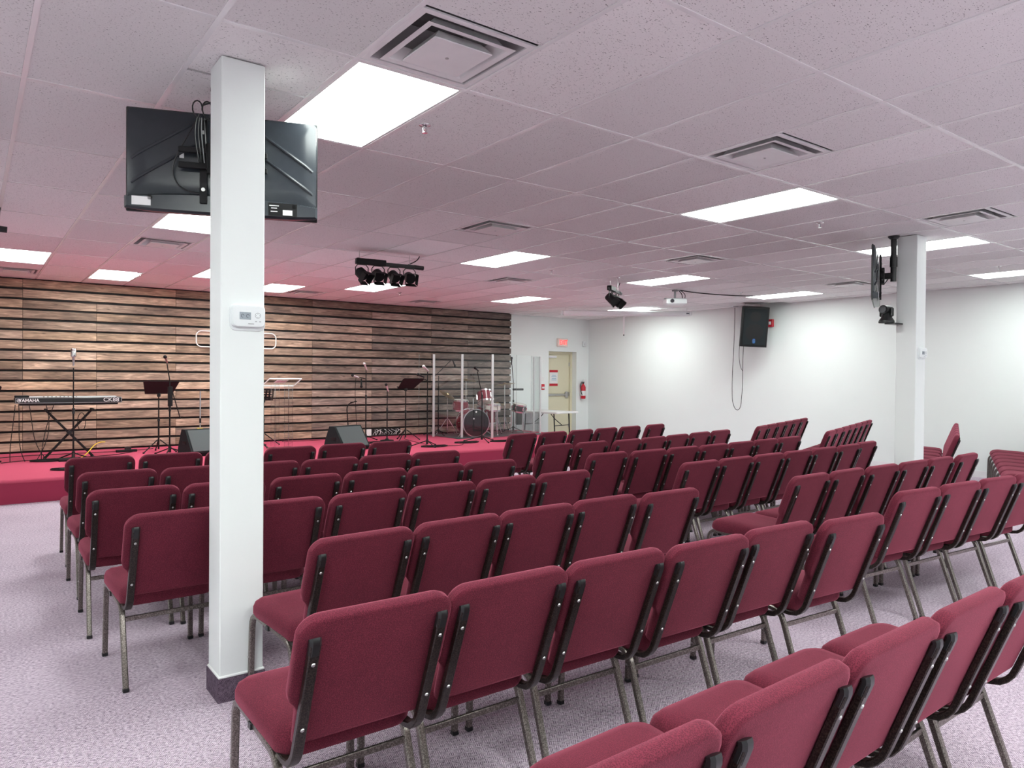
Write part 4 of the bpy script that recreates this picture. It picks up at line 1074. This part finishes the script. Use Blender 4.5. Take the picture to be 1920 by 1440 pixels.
# wiring niche in the plank wall
wn = thing('wiring_panel', 'dark floor box with exposed wiring at the foot of the plank wall', 'wiring box', (4.82, WOODY-.02, Z+.09))
MB().box((0, 0, 0), (.66, .03, .15)).build('panel', 'black', wn)
MB().box((-.38, .0, .0), (.10, .035, .13)).build('outlet_plate', 'white', wn)
rw = random.Random(5)
for k in range(14):
    x = -.3+k*.045; MB().tube(bez((x, -.02, -.06), (x+rw.uniform(-.1, .1), -.05, .02), (x+rw.uniform(-.1, .1), -.05, .0), (x+rw.uniform(-.08, .08), -.02, .055)), .004, 5).build('wire', 'paper' if k % 3 else 'ventm', wn)
# something dark at the left image edge
music_stand('edge of a dark music stand at the far left of the stage', -1.93, 9.30, .86, math.radians(176), .50, .26, .9)

# drum kit
def drum(name, label, loc, r, hgt, tilt=(0, 0), legs=False, lugs=6, shell='drum', cat='drum'):
    t = thing(name, label, cat, loc)
    R = Matrix.Rotation(tilt[1], 4, 'Z') @ Matrix.Rotation(tilt[0], 4, 'X')
    def tr(m): m.v = [tuple(R @ Vector(v)) for v in m.v]; return m
    tr(MB().lathe([(r, -hgt/2), (r, hgt/2)], 28)).build('shell', shell, t)
    for s in (-1, 1):
        tr(MB().lathe([(r*.995, s*hgt/2), (r*.99, s*(hgt/2+.004)), (0, s*(hgt/2+.005))], 28)).build('head', 'head', t)
        tr(MB().lathe([(r*.98, s*(hgt/2+.010)), (r+.010, s*(hgt/2+.010)), (r+.010, s*(hgt/2-.022)), (r+.003, s*(hgt/2-.022))], 28)).build('hoop', 'chrome', t)
    for k in range(lugs):
        a = k*2*math.pi/lugs
        l = tr(MB().box(((r+.010)*math.cos(a), (r+.010)*math.sin(a), 0), (.022, .022, hgt*.45), R=Matrix.Rotation(a, 3, 'Z'), bev=.004)).build('lug', 'chrome', t)
    if legs:
        for k in range(3):
            a = .5+k*2*math.pi/3; MB().tube([((r+.02)*math.cos(a), (r+.02)*math.sin(a), .05), ((r+.02)*math.cos(a), (r+.02)*math.sin(a), -loc[2]+Z+.03), ((r+.06)*math.cos(a), (r+.06)*math.sin(a), -loc[2]+Z+.012)], .008, 8).build('leg', 'chrome', t)
    return t
DX, DY = 6.31, 9.40
bd = thing('bass_drum', 'wine red bass drum with black front head behind the clear shield', 'drum', (DX, DY, Z+.29), math.radians(-14))
Ry = Matrix.Rotation(HALF, 4, 'X')
MB().lathe([(.28, -.22), (.28, .22)], 36, Ry).build('shell', 'drum', bd)
MB().lathe([(0, .222), (.272, .222)], 36, Ry).build('front_head', 'matte', bd)
MB().lathe([(0, -.222), (.272, -.222)], 36, Ry).build('rear_head', 'head', bd)
for z in (.215, -.215): MB().lathe([(.274, z+.018), (.292, z+.018), (.292, z-.022), (.282, z-.022)], 36, Ry).build('hoop', 'chrome', bd)
for k in range(10):
    a = k*2*math.pi/10; MB().box((.29*math.cos(a), -.0, .29*math.sin(a)), (.022, .06, .02), R=Matrix.Rotation(-a, 3, 'Y')).build('lug', 'chrome', bd)
MB().lathe([(0, .2245), (.016, .2245)], 14, Matrix.Translation((-.05, 0, .09)) @ Ry).build('port_ring', 'white', bd)
MB().lathe([(0, .2245), (.02, .2245)], 14, Matrix.Translation((0, 0, .23)) @ Ry).build('head_badge', 'white', bd)
for s in (-1, 1): MB().tube([(s*.24, -.12, -.15), (s*.38, -.20, -.278)], .008, 8).build('spur', 'chrome', bd)
MB().cyl((.02, .02, .27), (.02, .02, .50), .012).build('tom_post', 'chrome', bd)
drum('rack_tom', 'tilted wine red tom drum mounted right above the bass drum', (DX+.38, DY+.10, Z+.80), .165, .24, (-.45, -.4))
drum('rack_tom', 'wine red tom drum mounted left above the bass drum', (DX-.02, DY+.43, Z+.63), .16, .22, (.10, .1))
drum('floor_tom', 'wine red floor tom standing right behind the bass drum', (DX+.56, DY+.32, Z+.42), .20, .36, (0, 0), True)
drum('snare_drum', 'pale wooden snare drum between the toms', (DX+.52, DY+.02, Z+.60), .17, .13, (.1, 0), True, 8, 'head')
def cymbal_stand(label, x, y, h, r, tilt, rot, hat=False):
    t = thing('hi_hat' if hat else 'cymbal_stand', label, 'cymbal', (x, y, Z))
    tripod(t, 0, 0, .27, .34, 0, 'chrome', rot, .008)
    MB().cyl((0, 0, .1), (0, 0, h*.6), .012, n=10).build('lower_tube', 'chrome', t); MB().cyl((0, 0, h*.6), (0, 0, h+.04), .008, n=10).build('upper_tube', 'chrome', t)
    MB().cyl((0, 0, h*.58), (0, 0, h*.63), .020, n=10).build('clamp', 'chrome', t)
    for j, dz in enumerate((0, .035) if hat else (0,)):
        R = Matrix.Translation((0, 0, h+dz)) @ Matrix.Rotation(tilt, 4, 'X') @ Matrix.Rotation(tilt*.6, 4, 'Y')
        s = -1 if (hat and j == 0) else 1
        MB().lathe([(.006, .032*s), (.03, .028*s), (.045, .012*s), (r*.6, .004*s), (r, -.012*s), (r, -.014*s), (.04, .009*s), (.006, .028*s)], 32, R).build('cymbal', 'brass', t)
    return t
cymbal_stand('bronze cymbal on chrome stand above the left tom', 6.52, 9.98, 1.17, .23, .10, .2)
cymbal_stand('bronze cymbal on chrome stand right of the drums', 7.48, 9.88, 1.08, .24, -.12, .6)
cymbal_stand('low bronze cymbal on chrome stand left of the bass drum', 6.08, 10.02, .86, .18, .5, 1.0)
cymbal_stand('pair of hi hat cymbals on chrome stand right of the floor tom', 7.26, 9.86, .62, .17, .02, .3, True)
drum('side_drum', 'small chrome and red drum at the right of the drum kit', (7.60, 9.50, Z+.56), .15, .16, (.2, .4), True, 6, 'plastic')
mic_stand('black boom microphone stand inside the drum shield on the left', 5.86, 10.02, 1.25, .4, .3, boom=((-.12, 0, 1.22), (.32, 0, 1.60)), mics=[((.36, -.03, 1.52), (.4, 0, -.9), 'matte', 'matte')])
mic_stand('black boom microphone stand inside the drum shield on the right', 7.80, 9.98, 1.10, .9, .28, boom=((0, 0, 1.08), (-.07, -.02, 1.58)), mics=[((-.08, -.03, 1.60), (0, 0, 1), 'matte', 'matte')])
pc = tag(MB().box((7.84, 9.86, 1.24), (.28, .05, .045), bev=.006).build('percussion_bar', 'matte'), 'short black bar clamped on the right drum microphone stand', 'bar')
th_ = thing('drum_stool', 'round black drum stool behind the drum kit', 'stool', (6.75, 10.0, Z))
MB().lathe([(0, .44), (.16, .44), (.17, .46), (.17, .50), (.14, .52), (0, .52)], 24).build('seat', 'matte', th_); MB().cyl((0, 0, .1), (0, 0, .44), .016).build('post', 'chrome', th_); tripod(th_, 0, 0, .22, .22, 0, 'chrome', .3)
rug = tag(MB().box((6.85, 9.62, Z+.006), (2.3, 1.25, .010), bev=.003).build('drum_rug', 'grille'), 'dark grey rug under the drum kit', 'rug')
bag = tag(MB().pillow(rrect(.16, .10, .03), [(.01, 0), (0, .03), (0, .30), (.02, .34)], Matrix.Translation((8.02, 10.05, Z+.15))).build('stick_bag', 'matte'), 'dark stick bag hanging right of the drums', 'bag')

# clear drum shield
sh = thing('drum_shield', 'clear acrylic folding drum shield around the drum kit', 'drum shield', (0, 0, 0))
P = [(5.50, 10.22), (5.53, 9.66), (5.90, 9.17), (6.33, 8.72), (6.93, 8.72), (7.50, 8.95), (8.03, 9.30), (8.20, 9.74)]
H = 1.68
for i, (a, b) in enumerate(zip(P, P[1:])):
    a, b = Vector((*a, 0)), Vector((*b, 0)); d = (b-a); L = d.length; an = math.atan2(d.y, d.x); c = (a+b)/2
    g = MB().box((c.x, c.y, Z+.01+H/2), (L-.05, .006, H), R=Matrix.Rotation(an, 3, 'Z')).build('panel', 'clear', sh)
for i, p in enumerate(P):
    wv = .012 if i in (0, 4, 5) else .042
    m_ = 'edge' if i in (0, 4, 5) else 'alu'
    if m_ == 'alu':
        for s in (-1, 1): MB().box((p[0]+s*.013, p[1], Z+.01+H/2), (.02, .018, H)).build('hinge_post', m_, sh)
    else: MB().box((p[0], p[1], Z+.01+H/2), (wv, wv, H)).build('hinge_post', m_, sh)

# folding table beyond the stage end
ft = thing('folding_table', 'white folding table standing in front of the exit door', 'table', (8.74, 9.92, 0), math.radians(12))
MB().pillow(rrect(.84, 1.22, .05), [(.012, .695), (0, .702), (0, .730), (.012, .737)], Matrix.Identity(4)).build('tabletop', 'table', ft)
for sy in (-1, 1):
    for sx in (-1, 1):
        MB().tube([(sx*.28, sy*.42, .695), (sx*.28, sy*.46, .01)], .014, 8).build('leg', 'matte', ft)
    MB().tube([(-.28, sy*.45, .16), (.28, sy*.45, .16)], .010, 8).build('cross_bar', 'matte', ft)
    MB().tube(bez((0, sy*.10, .69), (0, sy*.2, .55), (0, sy*.33, .5), (.0, sy*.44, .42)), .009, 8).build('brace', 'matte', ft)
    MB().tube([(-.28, sy*.44, .42), (.28, sy*.44, .42)], .008, 8).build('brace_bar', 'matte', ft)
